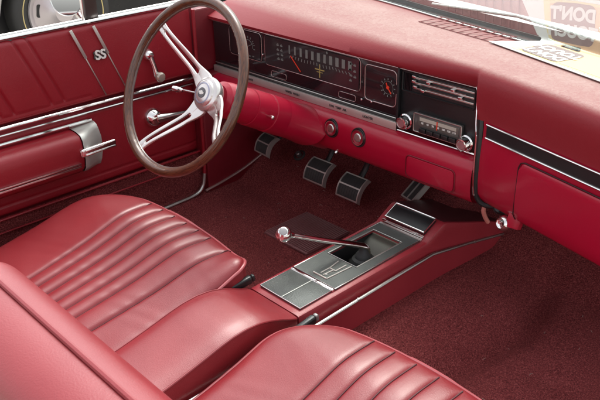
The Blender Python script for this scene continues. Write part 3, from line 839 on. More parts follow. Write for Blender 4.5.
# vent window crank
def crank(c0, c1, rb, rk, knobmat, name, stick=.03):
    b2 = B()
    add_lathe(b2, [(rb * 1.1, -.004), (rb * 1.1, .004), (rb, .008), (rb * .8, .020), (rb * .55, .024), (0, .025)], c0, (1, 0, 0), 30)
    a0 = Vector(c0) + Vector((.018, 0, 0)); a1 = Vector(c1) + Vector((stick, 0, 0))
    add_tube(b2, [a0, a0.lerp(a1, .5) + Vector((.003, 0, 0)), a1], [rb * .55, rb * .42, rk * .62], 12, flat=.8, up=(1, 0, 0))
    c = obj(name, b2, CHROME, door)
    b2 = B(); add_lathe(b2, [(rk * .55, 0), (rk * .8, .005), (rk, .012), (rk * .98, .018), (rk * .7, .022), (0, .0235)], a1 + Vector((.002, 0, 0)), (1, 0, .0), 26)
    obj('crank_knob', b2, knobmat, door)
crank((XD + .002, -.2230, .532), (XD, -.2130, .474), .0150, .0140, mat('smoky_knob', (.42, .36, .30), .2, metal=.4, coat=.6), 'vent_window_crank', .028)
crank((XD - .002, -.222, .3480), (XD - .002, -.1180, .3420), .0260, .0140, CHROME, 'window_crank', .028)

# ------------------------------------------------------------------ outer mirror
mir = door
bm = B(); mc = Vector((-.955, -.340, .675)); ma = Vector((.62, -.75, .12)).normalized()
add_lathe(bm, [(0, .000), (.044, .0005)], mc, ma, 40); gl_ = B(); add_lathe(gl_, [(0, .0006), (.0435, .0006), (.0435, -.001)], mc, ma, 40)
bm.free(); obj('mirror_glass', gl_, mat('mirror_glass', (.9, .9, .88), .03, metal=1), mir)
bm = B(); add_lathe(bm, [(.0440, .0), (.0460, .003), (.0475, .001), (.0465, -.012), (.038, -.030), (.020, -.040), (0, -.042)], mc, ma, 40); obj('mirror_shell', bm, CHROME, mir)
bm = B(); add_tube(bm, smooth_path([mc - ma * .030 - Vector((0, 0, .02)), (-.945, -.315, .625), (-.90, -.315, .605), (-.86, -.315, .600)], 6), [.008] * 19, 10); obj('mirror_stalk', bm, CHROME, mir)

# ------------------------------------------------------------------ windscreen, cowl and hood
TH = R(41)
bm = B()
rows = []
for i in range(41):
    x = -.82 + 1.64 * i / 40
    y0 = yb(x) + .004
    rows.append([(x * (1 - .06 * s_), y0 - s_ * .62 * math.cos(TH), .632 + s_ * .62 * math.sin(TH)) for s_ in [k / 12 for k in range(13)]])
grid(bm, rows)
gp = ws = obj('windscreen', bm, GLASS, car, 180)
sm = gp.modifiers.new('thick', 'SOLIDIFY'); sm.thickness = .005; sm.offset = 1
bm = B(); add_tube(bm, [(-.82 + 1.64 * i / 40, yb(-.82 + 1.64 * i / 40) + .003, .6310) for i in range(41)], .0042, 8); obj('rubber_seal', bm, BLACK, ws)
bm = B(); add_tube(bm, [(-.82 + 1.64 * i / 40, yb(-.82 + 1.64 * i / 40) - .006, .6325) for i in range(41)], .0022, 8); obj('seal_bead', bm, SATIN, ws)

fb = car
def strip(y_a, z_a, y_b, z_b, m, name, n=6, crown=0.):
    b2 = B(); rows = []
    for i in range(61):
        x = -.85 + 1.7 * i / 60
        rows.append([(x, yb(x) * .75 + .06 + y_a + (y_b - y_a) * k / n, z_a + (z_b - z_a) * k / n + crown * math.sin(math.pi * k / n) - .05 * (x / .85) ** 4 * .5) for k in range(n + 1)])
    grid(b2, rows); return obj(name, b2, m, fb, 60)
strip(-.005, .615, .098, .612, MAUVE, 'cowl_panel')
strip(.098, .612, .110, .640, MAUVE, 'cowl_rise')
strip(.110, .640, .160, .643, mat('white_hood_lip', (.72, .68, .66), .35, coat=.3), 'hood_lip', crown=.003)
strip(.160, .643, 1.7, .56, HOOD, 'hood', 20, .03)
bm = B()
for dx_, dy_, L_ in ((-.25, .30, .55), (.20, .34, .5)):
    add_tube(bm, [(dx_, dy_ + .05, .650), (dx_ + L_ * .5, dy_ + .02, .665), (dx_ + L_, dy_ - .04, .655)], .004, 8)
obj('wiper_arm', bm, SATIN, fb)
# front end / flanks so that the body has depth
bm = B(); add_box(bm, -.86, .86, .55, 1.9, .0, .52, .05, 3); obj('front_body', bm, HOOD, fb)

# ------------------------------------------------------------------ paper sign on the dash
sg = root('paper_sign', 'printed sign reading DON\'T TOUCH lying on the dash top at the windscreen', 'sign', (.30, .12, .64))
def dz(x, y): return .0
SX = Vector((.50, -.165, 0)).normalized()            # along the windscreen base
SO = Vector((.335, .118, .6452))
FS = frame_of(SO, -SX, (-SX.y * -1, -SX.x * -1, 0)) # placeholder, rebuilt below
SYv = Vector((-SX.y, SX.x, 0))                        # towards the windscreen
FS = frame_of(SO, -SX, -SYv)                          # reads from outside the car
bm = B(); add_box(bm, -.20, .245, -.068, .060, -.0006, .0006)
# slanted left end (camera side): corner nearest the camera reaches further out
for v in bm.verts:
    if v.co.x > .2: v.co.x += (.020 if v.co.y > 0 else -.050)
for v in bm.verts: v.co = FS @ v.co
ORANGE = mat('orange_card', (.82, .47, .22), .5, coat=.35, coatr=.2); PAPER = mat('white_card', (.80, .80, .76), .45, coat=.35, coatr=.2); YEL = mat('yellow_print', (.82, .66, .28), .5, coat=.35, coatr=.2); BRN = mat('brown_print', (.16, .07, .06), .45, coat=.35, coatr=.2); GRN = mat('green_print', (.35, .50, .42), .5, coat=.35, coatr=.2)
card = obj('card', bm, PAPER, sg, 0)
def on_card(b2, outline, h): add_prism(b2, outline, .0003, FS @ Matrix.Translation((0, 0, h)), 0)
bm = B(); on_card(bm, [(-.190, -.060), (.155, -.060), (.185, -.03), (.195, .0), (.200, .052), (-.190, .052)], .0008); obj('yellow_field', bm, YEL, sg, 0)
bm = B(); on_card(bm, [(-.186, -.054), (.146, -.054), (.172, -.028), (.180, .0), (.182, .046), (-.186, .046)], .0012); obj('orange_field', bm, ORANGE, sg, 0)
bm = B(); on_card(bm, [(x + .122, y + .006) for x, y in rrect(.112, .084, .016)], .0017); obj('dark_field', bm, BRN, sg, 0)
bm = B()
text_bm(bm, "DON'T", .036, FS @ Matrix.Translation((.122, .026, .0023)), .0003, bold=.0016)
text_bm(bm, "TOUCH", .036, FS @ Matrix.Translation((.122, -.010, .0023)), .0003, bold=.0016)
obj('sign_lettering', bm, WHITE, sg, 0)
bm = B(); on_card(bm, [(x + .127, y - .0500) for x, y in rrect(.052, .0105, .001)], .0020); obj('small_label', bm, INK, sg, 0)
bm = B()
for x0, x1 in ((-.021, -.006), (-.002, .022)): on_card(bm, [(.127 + x0, -.0525), (.127 + x1, -.0525), (.127 + x1, -.0475), (.127 + x0, -.0475)], .0026)
obj('label_print', bm, WHITE, sg, 0)
bm = B()
for k in range(60): on_card(bm, [(-.19 + k * .0068 + dx_, -.0675 + dy_) for dx_, dy_ in ((0, 0), (.004, 0), (.004, .004), (0, .004))], .0008)
obj('dotted_border', bm, GRN, sg, 0)

# ------------------------------------------------------------------ console
con = root('centre_console', 'red centre console with black inlay plates and chrome edging between the seats', 'console', (0, -.4, .08))
# main body: swept section, z of top varies with y
CT = [(-.46, .210), (-.30, .2115), (-.055, .2130), (-.045, .220), (.005, .243), (.02, .240), (.10, .212), (.20, .178), (.29, .135), (.34, .12)]
CW = [(-.46, .0755), (-.05, .0795), (.02, .0820), (.10, .088), (.30, .100), (.34, .102)]
def ctop(y): return lerp_tab(CT, y)
bm = B(); rows = []
ys = [-.462 + .008 * i for i in range(101) if -.462 + .008 * i <= .335]
for y in ys:
    zt, hw = ctop(y), lerp_tab(CW, y); r_ = .006
    sec = [(-hw - .010, .070), (-hw - .004, .13), (-hw - .001, zt - .02), (-hw, zt - r_), (-hw + r_ * .3, zt - r_ * .3), (-hw + r_, zt)]
    sec += [(-hw + r_ + (2 * hw - 2 * r_) * k / 6, zt) for k in range(1, 6)]
    sec += [(-x, z) for x, z in sec[:6][::-1]]
    rows.append([(x, y, z) for x, z in sec])
V = grid(bm, rows)
bm.faces.new(V[0]); bm.faces.new(V[-1][::-1])
# cut the shifter well out of the top
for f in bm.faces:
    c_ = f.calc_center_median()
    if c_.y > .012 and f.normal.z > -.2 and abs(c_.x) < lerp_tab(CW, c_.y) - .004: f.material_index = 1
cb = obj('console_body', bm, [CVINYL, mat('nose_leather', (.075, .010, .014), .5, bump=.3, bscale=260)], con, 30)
# black plates
def plate(name, x0, x1, y0, y1, z0, z1, m, edge=None, th=.0035):
    b2 = B(); d = Vector((0, y1 - y0, z1 - z0)); L_ = d.length
    mt = frame_of(((x0 + x1) / 2, (y0 + y1) / 2, (z0 + z1) / 2), (1, 0, 0), d)
    add_box(b2, -(x1 - x0) / 2, (x1 - x0) / 2, -L_ / 2, L_ / 2, -.003, th, .0010, mtx=mt)
    o2 = obj(name, b2, m, con)
    if edge:
        b2 = B(); w2, l2 = (x1 - x0) / 2, L_ / 2
        add_tube(b2, [mt @ Vector(p) for p in ((-w2, -l2, th), (w2, -l2, th), (w2, l2, th), (-w2, l2, th))], edge, 8, closed=True)
        obj('chrome_edge', b2, CHROME, o2)
    return o2
PX = .0625
zt = .2112
rp = plate('rear_plate', -PX + .001, PX - .001, -.445, -.3555, zt - .0002, zt + .0002, GRAIN, .0012)
bm = B(); add_box(bm, .0035, .0055, -.444, -.357, zt + .003, zt + .0046); obj('plate_groove', bm, SATIN, rp)
bm = B(); add_box(bm, -PX - .001, PX + .001, -.3545, -.3475, zt - .002, zt + .0062, .0014); obj('divider_bar', bm, CHROME, con)
# front plate surrounds the shifter opening (built from four pieces in one mesh)
bm = B(); ox0, ox1, oy0, oy1 = -.050, .0375, -.252, -.098
for x0, x1, y0, y1 in ((-PX, PX, -.3465, oy0), (-PX, ox0, oy0, oy1), (ox1, PX, oy0, oy1), (-PX, PX, oy1, -.060)):
    add_box(bm, x0, x1, y0, y1, zt - .002, zt + .0045)
fp = obj('shift_plate', bm, GRAIN, con, 0)
bm = B(); add_tube(bm, [(-PX, -.346, zt + .0045), (PX, -.346, zt + .0045), (PX, -.060, zt + .0055), (-PX, -.060, zt + .0055)], .0012, 8, closed=True); obj('chrome_edge', bm, CHROME, fp)
bm = B(); add_tube(bm, [(ox0, oy0, zt + .005), (ox1, oy0, zt + .005), (ox1, oy1, zt + .005), (ox0, oy1, zt + .005)], .0018, 8, closed=True); obj('opening_trim', bm, SATIN, fp)
# gate diagram emblem
bm = B(); ex, ey = .004, -.2955
zz = zt + .0055
def bar(xa, ya, xb, yb_, w_=.0015): add_tube(bm, [(ex + xa, ey + ya, zz), (ex + xb, ey + yb_, zz)], w_, 6)
bar(-.020, -.036, .020, -.036, .0020); bar(.020, -.036, .024, .038); bar(-.006, .0, .012, .0)
bar(-.006, -.028, -.006, .002); bar(-.006, .002, -.012, .034); bar(.004, -.030, .006, -.002); bar(.012, -.001, .012, .034); bar(.006, -.026, .008, -.022, .002)
obj('gate_emblem', bm, SILVER, fp)

# cut the console shell under the opening with a boolean so that the well is real
cut = bpy.data.meshes.new('cut'); cbm = B(); add_box(cbm, ox0 + .0005, ox1 - .0005, oy0 + .0005, oy1 - .0005, .150, .30); cbm.to_mesh(cut); cbm.free()
cuto = bpy.data.objects.new('cut', cut); COL.objects.link(cuto)
md = cb.modifiers.new('well', 'BOOLEAN'); md.operation = 'DIFFERENCE'; md.object = cuto; md.solver = 'EXACT'
bpy.context.view_layer.update()
dg = bpy.context.evaluated_depsgraph_get()
newme = bpy.data.meshes.new_from_object(cb.evaluated_get(dg)); cb.modifiers.clear(); cb.data = newme
bpy.data.objects.remove(cuto)
# well liner (satin on the far right, black boot)
bm = B()
add_box(bm, ox1 - .006, ox1 - .001, oy0 + .002, oy1 - .002, .165, .2105); add_box(bm, ox0 + .001, ox1 - .006, oy1 - .005, oy1 - .001, .165, .2105)
obj('well_liner', bm, mat('dull_liner', (.22, .20, .16), .4, metal=.5), con, 0)
bm = B(); grid(bm, [[(ox0 + .003 + (ox1 - ox0 - .010) * i / 8, oy1 - .005 - .085 * t, .2075 - .036 * (1 - math.cos(t * math.pi)) / 2) for i in range(9)] for t in [k / 10 for k in range(11)]])
obj('well_bowl', bm, mat('dull_bowl', (.07, .066, .055), .38, metal=.6, rvar=.1), con, 60)
bm = B(); add_lathe(bm, [(.040, .160), (.036, .172), (.030, .178), (.027, .186), (.0205, .190), (.018, .198), (.012, .203), (.008, .215)], (-.010, -.175, 0), (0, 0, 1), 30)
obj('shift_boot', bm, RUBBER, con)
bm = B(); add_box(bm, ox0 + .0008, ox1 - .0068, oy0 + .001, oy1 - .0055, .1505, .154); add_box(bm, ox0 + .0008, ox0 + .003, oy0 + .001, oy1 - .0055, .154, .2105); add_box(bm, ox0 + .0008, ox1 - .0068, oy0 + .0006, oy0 + .003, .154, .2105); obj('well_floor', bm, BLACK, con, 0)

# raised front pad with chrome frame
pd = plate('raised_plate', -.058, .060, -.0425, .000, .2245, .2440, BLACK, .0026, .006)
bm = B(); add_box(bm, -.062, .064, -.0530, -.0460, .214, .2245, .002, 2); obj('raised_plate_lip', bm, CHROME, con)
bm = B(); add_box(bm, -.062, .064, -.0615, -.0545, .212, .2185, .002, 2); obj('raised_plate_foot', bm, SATIN, con)

# side chrome trim
for s_ in (1, -1):
    bm = B()
    pts = [(s_ * .0855, -.95, .173), (s_ * .0855, -.717, .1735), (s_ * .0865, -.469, .1745), (s_ * .0875, -.159, .181), (s_ * .0890, -.045, .183), (s_ * .0930, .10, .156), (s_ * .1015, .262, .124)]
    add_tube(bm, pts, .0038, 8)
    for y, z in ((-.62, .1745), (-.30, .1785), (.02, .170), (.12, .152)):
        add_lathe(bm, [(.0048, 0), (.004, .0045), (0, .0055)], (s_ * (.0870 + max(0, y) * .05), y, z), (s_, 0, 0), 12)
    obj('side_trim', bm, SATIN, con)

# armrest lid at the rear of the console
LT = [(-1.15, .205), (-.90, .208), (-.78, .222), (-.70, .238), (-.63, .254), (-.565, .2525), (-.520, .236), (-.485, .218), (-.466, .2105)]
bm = B(); rows = []
for i in range(70):
    y = -1.15 + (1.15 - .4655) * i / 69
    z = curve(LT, y, .03) if y < -.5 else lerp_tab(LT, y); hw = .076 + .002 * sstep(-.47, -.6, y)
    sec = [(-hw, .075), (-hw + .001, z - .018), (-hw + .002, z - .006)]
    for k in range(13):
        t = -1 + 2 * k / 12
        sec.append(((hw - .003) * t, z + .006 * (1 - t ** 4) * sstep(-.47, -.56, y) - .0020 * (abs(t) ** 8)))
    sec += [(-a, b_) for a, b_ in sec[:3][::-1]]
    rows.append([(x, y, zz_) for x, zz_ in sec])
V = grid(bm, rows); bm.faces.new(V[-1][::-1]); bm.faces.new(V[0])
ld = obj('armrest_lid', bm, SEAT, con, 35)
bm = B()
for s_ in (1, -1):
    pts = []
    for i in range(60):
        y = -1.15 + (1.15 - .468) * i / 59; z = curve(LT, y, .03) if y < -.5 else lerp_tab(LT, y)
        pts.append((s_ * (.0755 + .002 * sstep(-.47, -.6, y)), y, z - .003))
    add_tube(bm, pts, .0022, 6)
obj('lid_piping', bm, SEAT, ld)

# ------------------------------------------------------------------ gear lever
gv = root('gear_lever', 'chrome floor shift lever with round ball knob leaning towards the driver', 'gear lever', (-.01, -.16, .2))
bm = B(); b0 = Vector((-.008, -.160, .205)); b1 = Vector((-.046, -.384, .320))
pts = smooth_path([b0 - Vector((0, .005, .03)), b0 + Vector((0, -.006, .004)), b0.lerp(b1, .14) + Vector((0, 0, .006)), b0.lerp(b1, .55) + Vector((0, 0, .002)), b1 + (b0 - b1).normalized() * .012], 8)
n_ = len(pts); add_tube(bm, pts, [.0135 - .0070 * k / (n_ - 1) for k in range(n_)], 14, flat=.62, up=(0, 0, 1)); obj('lever_arm', bm, CHROME, gv, 60)
bm = B(); add_lathe(bm, [(.0075, 0), (.009, .004), (.0075, .014), (.006, .022)], b1, (b0 - b1), 24); obj('lever_collar', bm, CHROME, gv)
bm = B(); bmesh.ops.create_uvsphere(bm, u_segments=36, v_segments=24, radius=.0175, matrix=Matrix.Translation(b1 + Vector((0, -.004, .001)))); kn = obj('ball_knob', bm, CHROME, gv, 180)
bm = B(); kd = Vector((.45, -.45, .75)).normalized(); add_lathe(bm, [(.0085, .0158), (.0080, .0168), (0, .0182)], b1 + Vector((0, -.004, .001)), kd, 24); obj('shift_cap', bm, mat('cap_grey', (.35, .33, .33), .2, metal=.5, coat=.5), kn)

# ------------------------------------------------------------------ heel mat, dimmer switch, pedals
hm = root('heel_mat', 'ribbed dark red rubber heel pad set into the driver carpet', 'heel mat', (-.36, -.03, .06))
bm = B()
hx0, hx1, hy0, hy1 = -.440, -.268, -.112, .058
for k in range(24):
    x0 = hx0 + (hx1 - hx0) * k / 24
    rows = []
    add_box(bm, x0 + .0012, x0 + (hx1 - hx0) / 24 - .0012, hy0 + .005, hy1 - .005, .0615, .0665, .0012, 1)
add_box(bm, hx0, hx1, hy0, hy1, .056, .0630, .002)
obj('ribbed_pad', bm, mat('maroon_rubber', (.20, .075, .078), .40, bump=.3, bscale=300), hm)

def toe_frame(x, y, dz_=0.0, tilt=.62):
    z = floor_z(x, y) + dz_
    a = math.atan(tilt)
    return frame_of((x, y, z), (1, 0, 0), (0, math.cos(a), math.sin(a)))
dm = root('dimmer_switch', 'small round floor dimmer switch on the carpeted toe board', 'floor switch', (-.60, .20, .14))
bm = B(); fm = toe_frame(-.615, .195, .0)
add_lathe(bm, [(.020, -.004), (.020, .002), (.014, .004)], fm.translation, fm.to_3x3() @ Vector((0, 0, 1)), 28); obj('base', bm, RUBBER, dm)
bm = B(); add_lathe(bm, [(.009, .002), (.0085, .014), (.006, .0165), (0, .017)], fm.translation, fm.to_3x3() @ Vector((0, 0, 1)), 20); obj('button', bm, mat('dull_button', (.25, .23, .23), .35, metal=.7), dm)

def make_pedal(name, label, cat, c, w_, h_, yaw, tilt, group=None, bars=1, vertical=False, armdir=(.02, .10, .16)):
    rt_ = root(name, label, cat, c, group)
    c = Vector(c)
    F_ = Matrix.Translation(c) @ Matrix.Rotation(R(yaw), 4, 'Z') @ Matrix.Rotation(R(tilt), 4, 'X')
    # curved pad: bends over the y direction
    def P(u, v, w2):   # u across, v up, w2 out
        cv = -.010 * (2 * v / h_) ** 2 if not vertical else 0
        return F_ @ Vector((u, v, w2 + cv))
    def slab(b2, u0, u1, v0, v1, w0, w1, n=8):
        rows = []
        for i in range(n + 1):
            v = v0 + (v1 - v0) * i / n
            rows.append([P(u0, v, w0), P(u0, v, w1), P(u1, v, w1), P(u1, v, w0)])
        V_ = grid(b2, rows, close_u=True); b2.faces.new(V_[0]); b2.faces.new(V_[-1])
    b2 = B(); slab(b2, -w_ / 2, w_ / 2, -h_ / 2, h_ / 2, -.008, .004)
    pdm = obj('pedal_pad', b2, RUBBER, rt_, 30)
    b2 = B(); t_ = .0036
    slab(b2, -w_ / 2 - t_, -w_ / 2, -h_ / 2 - t_, h_ / 2 + t_, -.010, .0065); slab(b2, w_ / 2, w_ / 2 + t_, -h_ / 2 - t_, h_ / 2 + t_, -.010, .0065)
    slab(b2, -w_ / 2, w_ / 2, -h_ / 2 - t_, -h_ / 2, -.010, .0060, 1); slab(b2, -w_ / 2, w_ / 2, h_ / 2, h_ / 2 + t_, -.010, .0060, 1)
    if vertical:
        slab(b2, -.0016, .0016, -h_ / 2, h_ / 2, 0, .0065)
    else:
        slab(b2, -w_ / 2, w_ / 2, -.0020, .0020, 0, .0062, 1)
    obj('pedal_frame', b2, SILVER, rt_, 30)
    b2 = B()
    n_r = 8
    for i in range(n_r):
        if vertical:
            v = -h_ / 2 + h_ * (i + .5) / n_r; slab(b2, -w_ / 2 + .004, -.004, v - .0012, v + .0012, .003, .0048, 1); slab(b2, .004, w_ / 2 - .004, v - .0012, v + .0012, .003, .0048, 1)
        else:
            u = -w_ / 2 + w_ * (i + .5) / n_r; slab(b2, u - .0014, u + .0014, .004, h_ / 2 - .003, .003, .0048, 4); slab(b2, u - .0014, u + .0014, -h_ / 2 + .003, -.004, .003, .0048, 4)
    obj('pad_rib', b2, RUBBER, pdm, 0)
    if armdir:
        b2 = B(); a0 = F_ @ Vector((0, .0, -.012)); a1 = c + Vector(armdir)
        add_tube(b2, smooth_path([a0, a0.lerp(a1, .35) + Vector((0, .025, -.01)), a0.lerp(a1, .7) + Vector((0, .02, 0)), a1], 6), .0095, 10, flat=.7); obj('pedal_arm', b2, BLACK, rt_)
    return rt_
make_pedal('clutch_pedal', 'left of the two wide curved pedals, black rubber in a chrome frame', 'pedal', (-.437, .096, .186), .074, .066, 0, 50, armdir=(.020, .060, .150))
make_pedal('brake_pedal', 'right one of the two wide curved pedals, nearest the console', 'pedal', (-.302, .094, .180), .074, .066, 0, 50, armdir=(.020, .060, .150))
make_pedal('parking_brake_pedal', 'small black pedal tucked high by the kick panel at far left', 'pedal', (-.655, .085, .212), .056, .060, -5, 50, armdir=(.05, .12, .10))
make_pedal('accelerator_pedal', 'narrow upright accelerator pedal with chrome frame behind the console nose', 'pedal', (-.112, .150, .222), .040, .080, -14, 40, vertical=True, armdir=None)

# ------------------------------------------------------------------ seats
def seat(name, label, x0, x1, yf, grooves, backvisible, fan=0.0, zf=.262, slope=.20, rcs=(.10, .10), lip=0, famp=1.0):
    s = root(name, label, 'seat', ((x0 + x1) / 2, yf - .3, .05))
    ybk = yf - .56; xc, hw = (x0 + x1) / 2, (x1 - x0) / 2
    re = .042
    bowf = .040 if not lip else .030
    def front(x):   # bowed front edge
        t = (x - xc) / hw; return yf - bowf * abs(t) ** 2.5
    def sd(x, y):
        # inside distance to outline with round front corners
        dxs = hw - abs(x - xc); dyf = front(x) - y
        rc = rcs[0] if x < xc else rcs[1]
        if dxs < rc and dyf < rc: d = rc - math.hypot(rc - dxs, rc - dyf)
        else: d = min(dxs, dyf)
        return d
    def top(x, y):
        t = (x - xc) / hw
        z = zf + (y - yf) * slope + .010 * (1 - t * t)
        f = sstep(yf + .02, yf - .12, y); z -= .012 * (1 - f)
        z += .010 * math.exp(-((y - (yf - .10)) / .08) ** 2)
        z += .0003 * math.sin(x * 61 + 9 * math.sin(y * 23)) * math.exp(-((y - (yf - .30)) / .16) ** 2)
        if lip: z += lip * math.exp(-((x - x1) / .05) ** 2 - ((y - (yf - .03)) / .06) ** 2)
        gd = 0.
        fy = front(x) - y
        k_ = 1 + fan * (y - (yf - .05)) * 2.0
        xx = xc + (x - xc) / max(.5, k_)
        if grooves[0] - .03 < xx < grooves[-1] + .03:
            amp = .0075 * famp * sstep(.006, .035, fy)
            dg_ = min(abs(xx - g_) for g_ in grooves)
            gd -= amp * math.exp(-dg_ / .0050)
            for a, b_ in zip(grooves, grooves[1:]):
                if a <= xx <= b_: gd += .0018 * famp * sstep(.006, .05, fy) * math.sin(math.pi * (xx - a) / (b_ - a))
        return z + gd
    def zat(x, y, d):
        q = 1 - max(0, min(1, d / re))
        return top(x, y) - re * .45 * (1 - math.sqrt(max(0, 1 - q ** 2.3)))
    bm = B(); NU, NV = 520, 150
    # rows across x for each y; outer columns follow the outline
    def halfw(y, sg_):
        # half width at depth y on one side
        lo, hi = 0, hw
        if sd(xc + sg_ * (hw - 1e-4), y) >= 0: return hw
        for _ in range(30):
            m_ = (lo + hi) / 2
            if sd(xc + sg_ * m_, y) > 0: lo = m_
            else: hi = m_
        return lo
    rows = []
    vs = [1 - (1 - k / NV) for k in range(NV + 1)]
    for k in range(NV + 1):
        t = k / NV; y = yf - .0005 - (.56 - .0005) * (t ** 1.6)
        hL, hR = halfw(y, -1), halfw(y, 1); rows.append([])
        for i in range(NU + 1):
            u = -1 + 2 * i / NU; u = math.sin(u * math.pi / 2) * .35 + u * .65
            x = xc + (hL if u < 0 else hR) * u; rows[-1].append(Vector((x, y, zat(x, y, max(0, sd(x, y))))))
    V = grid(bm, rows)
    # boxing: outline loop from back-left round the front to back-right
    loop = [V[k][0] for k in range(NV, -1, -1)] + V[0][1:-1] + [V[k][NU] for k in range(0, NV + 1)]
    cpt = Vector((xc, yf - .3, 0))
    prev = loop
    for dz_, sh in ((.012, .002), (.05, .004), (.11, -.004), (.16, -.02)):
        cur = []
        for v in loop:
            o_ = Vector((v.co.x - cpt.x, v.co.y - cpt.y, 0)).normalized()
            cur.append(bm.verts.new(v.co + o_ * sh - Vector((0, 0, dz_))))
        for k in range(len(loop) - 1):
            f = bm.faces.new((prev[k], prev[k + 1], cur[k + 1], cur[k]))
        prev = cur
    pipe = [v.co.copy() for v in loop]
    cu = obj('cushion', bm, SEAT, s, 50)
    # piping follows the outline
    b2 = B(); pts = []
    for i in range(0, len(pipe), 2):
        o_ = Vector((pipe[i].x - cpt.x, pipe[i].y - cpt.y, 0)).normalized()
        p = pipe[i] + o_ * .0022 + Vector((0, 0, .001))
        if not pts or (p - pts[-1]).length > .004: pts.append(p)
    add_tube(b2, pts, .0036, 8); obj('piping', b2, mat('piping_vinyl', (.42, .09, .10), .35, coat=.4), cu)
    # stitched seams beside the grooves
    b2 = B()
    for gx in grooves:
        pts = []
        for k in range(60):
            y = yf - .016 - .52 * k / 59
            k_ = 1 + fan * (y - (yf - .05)) * 2.0; x = xc + (gx - xc) * max(.5, k_)
            pts.append(Vector((x, y, zat(x, y, sd(x, y)) + .0014)))
        add_tube(b2, pts, .0015, 6)
    obj('flute_seam', b2, mat('seam_dark_red', (.07, .004, .008), .6), cu)
    # base
    b2 = B(); add_box(b2, x0 + .03, x1 - .03, ybk, yf - .06, .075, .15, .01); obj('seat_base', b2, DARKRED, s)
    # backrest
    yb0 = backvisible
    b2 = B(); rows = []
    bx0, bx1 = x0 + .005, x1 - .005
    zb, ztp, thk = .19, .628, .125
    # section in y-z, swept in x with rounded ends
    sec = []
    for a in range(0, 181, 10):
        a_ = R(a); sec.append((-.0625 + .0625 * math.cos(a_), .045 * math.sin(a_)))
    n = 60
    for i in range(n + 1):
        x = bx0 + (bx1 - bx0) * i / n
        e = min(x - bx0, bx1 - x); r0 = .06
        cr = r0 - math.sqrt(max(0, r0 ** 2 - max(0, r0 - e) ** 2)) if e < r0 else 0
        zc_ = ztp - .045 - cr * .8; thin = 1 - .35 * (cr / r0)
        rw = []
        rw.append((x, yb0 + .035, zb)); rw.append((x, yb0 + .020, zb + .18))
        for y_, z_ in sec: rw.append((x, yb0 - .010 + (y_ + .0625) * thin - .0625, zc_ + z_ * (1.0)))
        rw.append((x, yb0 - .115, zb + .18)); rw.append((x, yb0 - .10, zb))
        rows.append(rw)
    V = grid(b2, rows); b2.faces.new(V[0]); b2.faces.new(V[-1][::-1])
    bk = obj('backrest', b2, SEAT, s, 60)
    b2 = B(); pts = []
    for i in range(n + 1):
        x = bx0 + .004 + (bx1 - bx0 - .008) * i / n
        e = min(x - bx0, bx1 - x); r0 = .06; cr = r0 - math.sqrt(max(0, r0 ** 2 - max(0, r0 - e) ** 2)) if e < r0 else 0
        pts.append((x, yb0 - .058, ztp + .0010 - cr * .8))
    add_tube(b2, pts, .0036, 8); obj('back_piping', b2, SEAT, bk)
    return s
seat('driver_bucket_seat', 'red vinyl bucket seat behind the steering wheel, fluted cushion fully in view', -.672, -.088, -.420, [-.478, -.428, -.380, -.333, -.287, -.242, -.172], -1.00, fan=.22, rcs=(.15, .035), lip=.022)
seat('passenger_bucket_seat', 'red vinyl bucket seat nearest the camera, its backrest top crossing the corner', .098, .672, -.440, [.268, .316, .364, .412, .460, .510], -.996, famp=.62, zf=.257, rcs=(.11, .10))

# ------------------------------------------------------------------ seat belt buckles
def buckle(label, c, d, tipm):
    b_ = root('seatbelt_buckle', label, 'seat belt buckle', c, 'seat belt buckles beside the console')
    b2 = B(); mt = frame_of(c, d, (0, 0, 1)); add_box(b2, -.036, .018, -.009, .009, -.007, .007, .004, 3, mtx=mt); obj('buckle_body', b2, BLACK, b_)
    b2 = B(); add_box(b2, .0175, .026, -.008, .008, -.0055, .0055, .003, 3, mtx=mt); obj('buckle_tip', b2, tipm, b_)
buckle('black belt buckle peeking out at the front corner of the driver cushion', (-.0870, -.468, .220), (.1, .7, .1), BLACK)
buckle('black belt buckle with a grey tip at the passenger cushion corner', (.1010, -.462, .208), (.05, .8, .15), mat('grey_tip', (.30, .29, .28), .4, metal=.6))

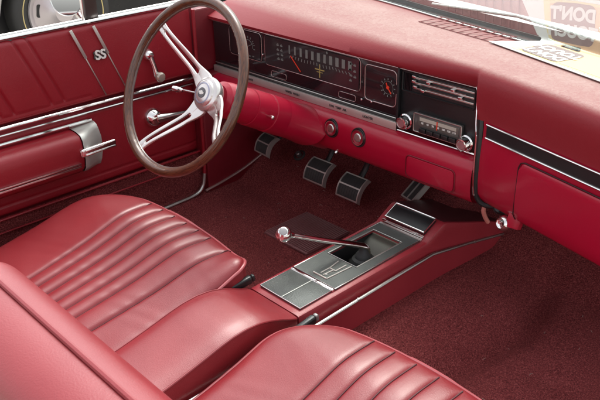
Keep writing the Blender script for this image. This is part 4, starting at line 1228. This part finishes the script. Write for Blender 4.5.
# ------------------------------------------------------------------ parked car outside, beyond the driver door
pc = root('parked_car', 'pale parked car with yellow-striped tyre beyond the driver door', 'car', (-4.2, 1.2, -.30))
wcx = Vector((-3.72, .99, -.0)); axw = Vector((1, -.10, 0)).normalized()
SILVP = mat('silver_body_paint', (.62, .60, .56), .3, coat=.6, coatr=.05)
bm = B(); rows = []
arch = .40
def body_z0(y):
    t = y - wcx.y
    return (wcx.z + math.sqrt(max(0, arch * arch - t * t))) if abs(t) < arch else .03
for i in range(121):
    y = wcx.y - 1.2 + 5.6 * i / 120
    z0 = body_z0(y)
    rows.append([(-3.88, y, z0)] + [(-3.76 + .05 * math.sin(math.pi * k / 8), y, z0 + (.55 - z0) * k / 8) for k in range(9)] + [(-3.95, y, .62), (-5.4, y, .62)])
grid(bm, rows); bd_ = obj('body', bm, SILVP, pc, 60)
bm = B(); add_box(bm, -5.4, -3.90, wcx.y - 1.2, wcx.y + 4.4, -.15, .35); obj('underbody', bm, BLACK, pc, 0)
bm = B(); add_box(bm, -5.1, -4.1, wcx.y + .9, wcx.y + 3.2, .62, 1.0, .12, 4); obj('cabin_glass', bm, GLOSS, pc)
bm = B(); add_tube(bm, [(-3.70, wcx.y + .5, .18), (-3.70, wcx.y + 4.3, .18)], .015, 8); obj('side_moulding', bm, CHROME, pc)
for k, dy in enumerate((0, 3.0)):
    c_ = wcx + Vector((0, dy, 0))
    bm = B()
    add_lathe(bm, [(.20, -.02), (.235, .0), (.262, .020), (.268, .024), (.274, .025), (.30, .022), (.325, .0), (.335, -.03), (.335, -.16), (.30, -.19)], c_, axw, 64, mis=[0, 0, 0, 1, 0, 0, 0, 0, 0])
    wl = obj('wheel', bm, [mat('tyre_rubber', (.035, .034, .032), .6), YEL if False else mat('yellow_tyre_line', (.70, .55, .22), .6)], pc)
    bm = B(); add_lathe(bm, [(.232, .002), (.225, .012), (.215, .006), (.190, -.02), (.165, -.015), (.10, .0), (.075, .02), (.06, .035), (0, .038)], c_, axw, 64); rm = obj('rim', bm, mat('silver_rim', (.60, .55, .55), .35, metal=.6), wl)
    bm = B()
    for q in range(5):
        a = 2 * math.pi * q / 5 + .45
        e1 = Vector((0, 1, .0)) - axw * Vector((0, 1, 0)).dot(axw); e1.normalize(); e2 = axw.cross(e1)
        er = e1 * math.cos(a) + e2 * math.sin(a); et = -e1 * math.sin(a) + e2 * math.cos(a)
        bm = B(); add_prism(bm, rrect(.085, .030, .013), .012, frame_of(c_ + er * .155 - axw * .012, et, er), 0); obj('rim_slot', bm, BLACK, wl)

for o in bpy.data.objects:
    if o.type == 'MESH' and o.name.startswith('pedal'): pass
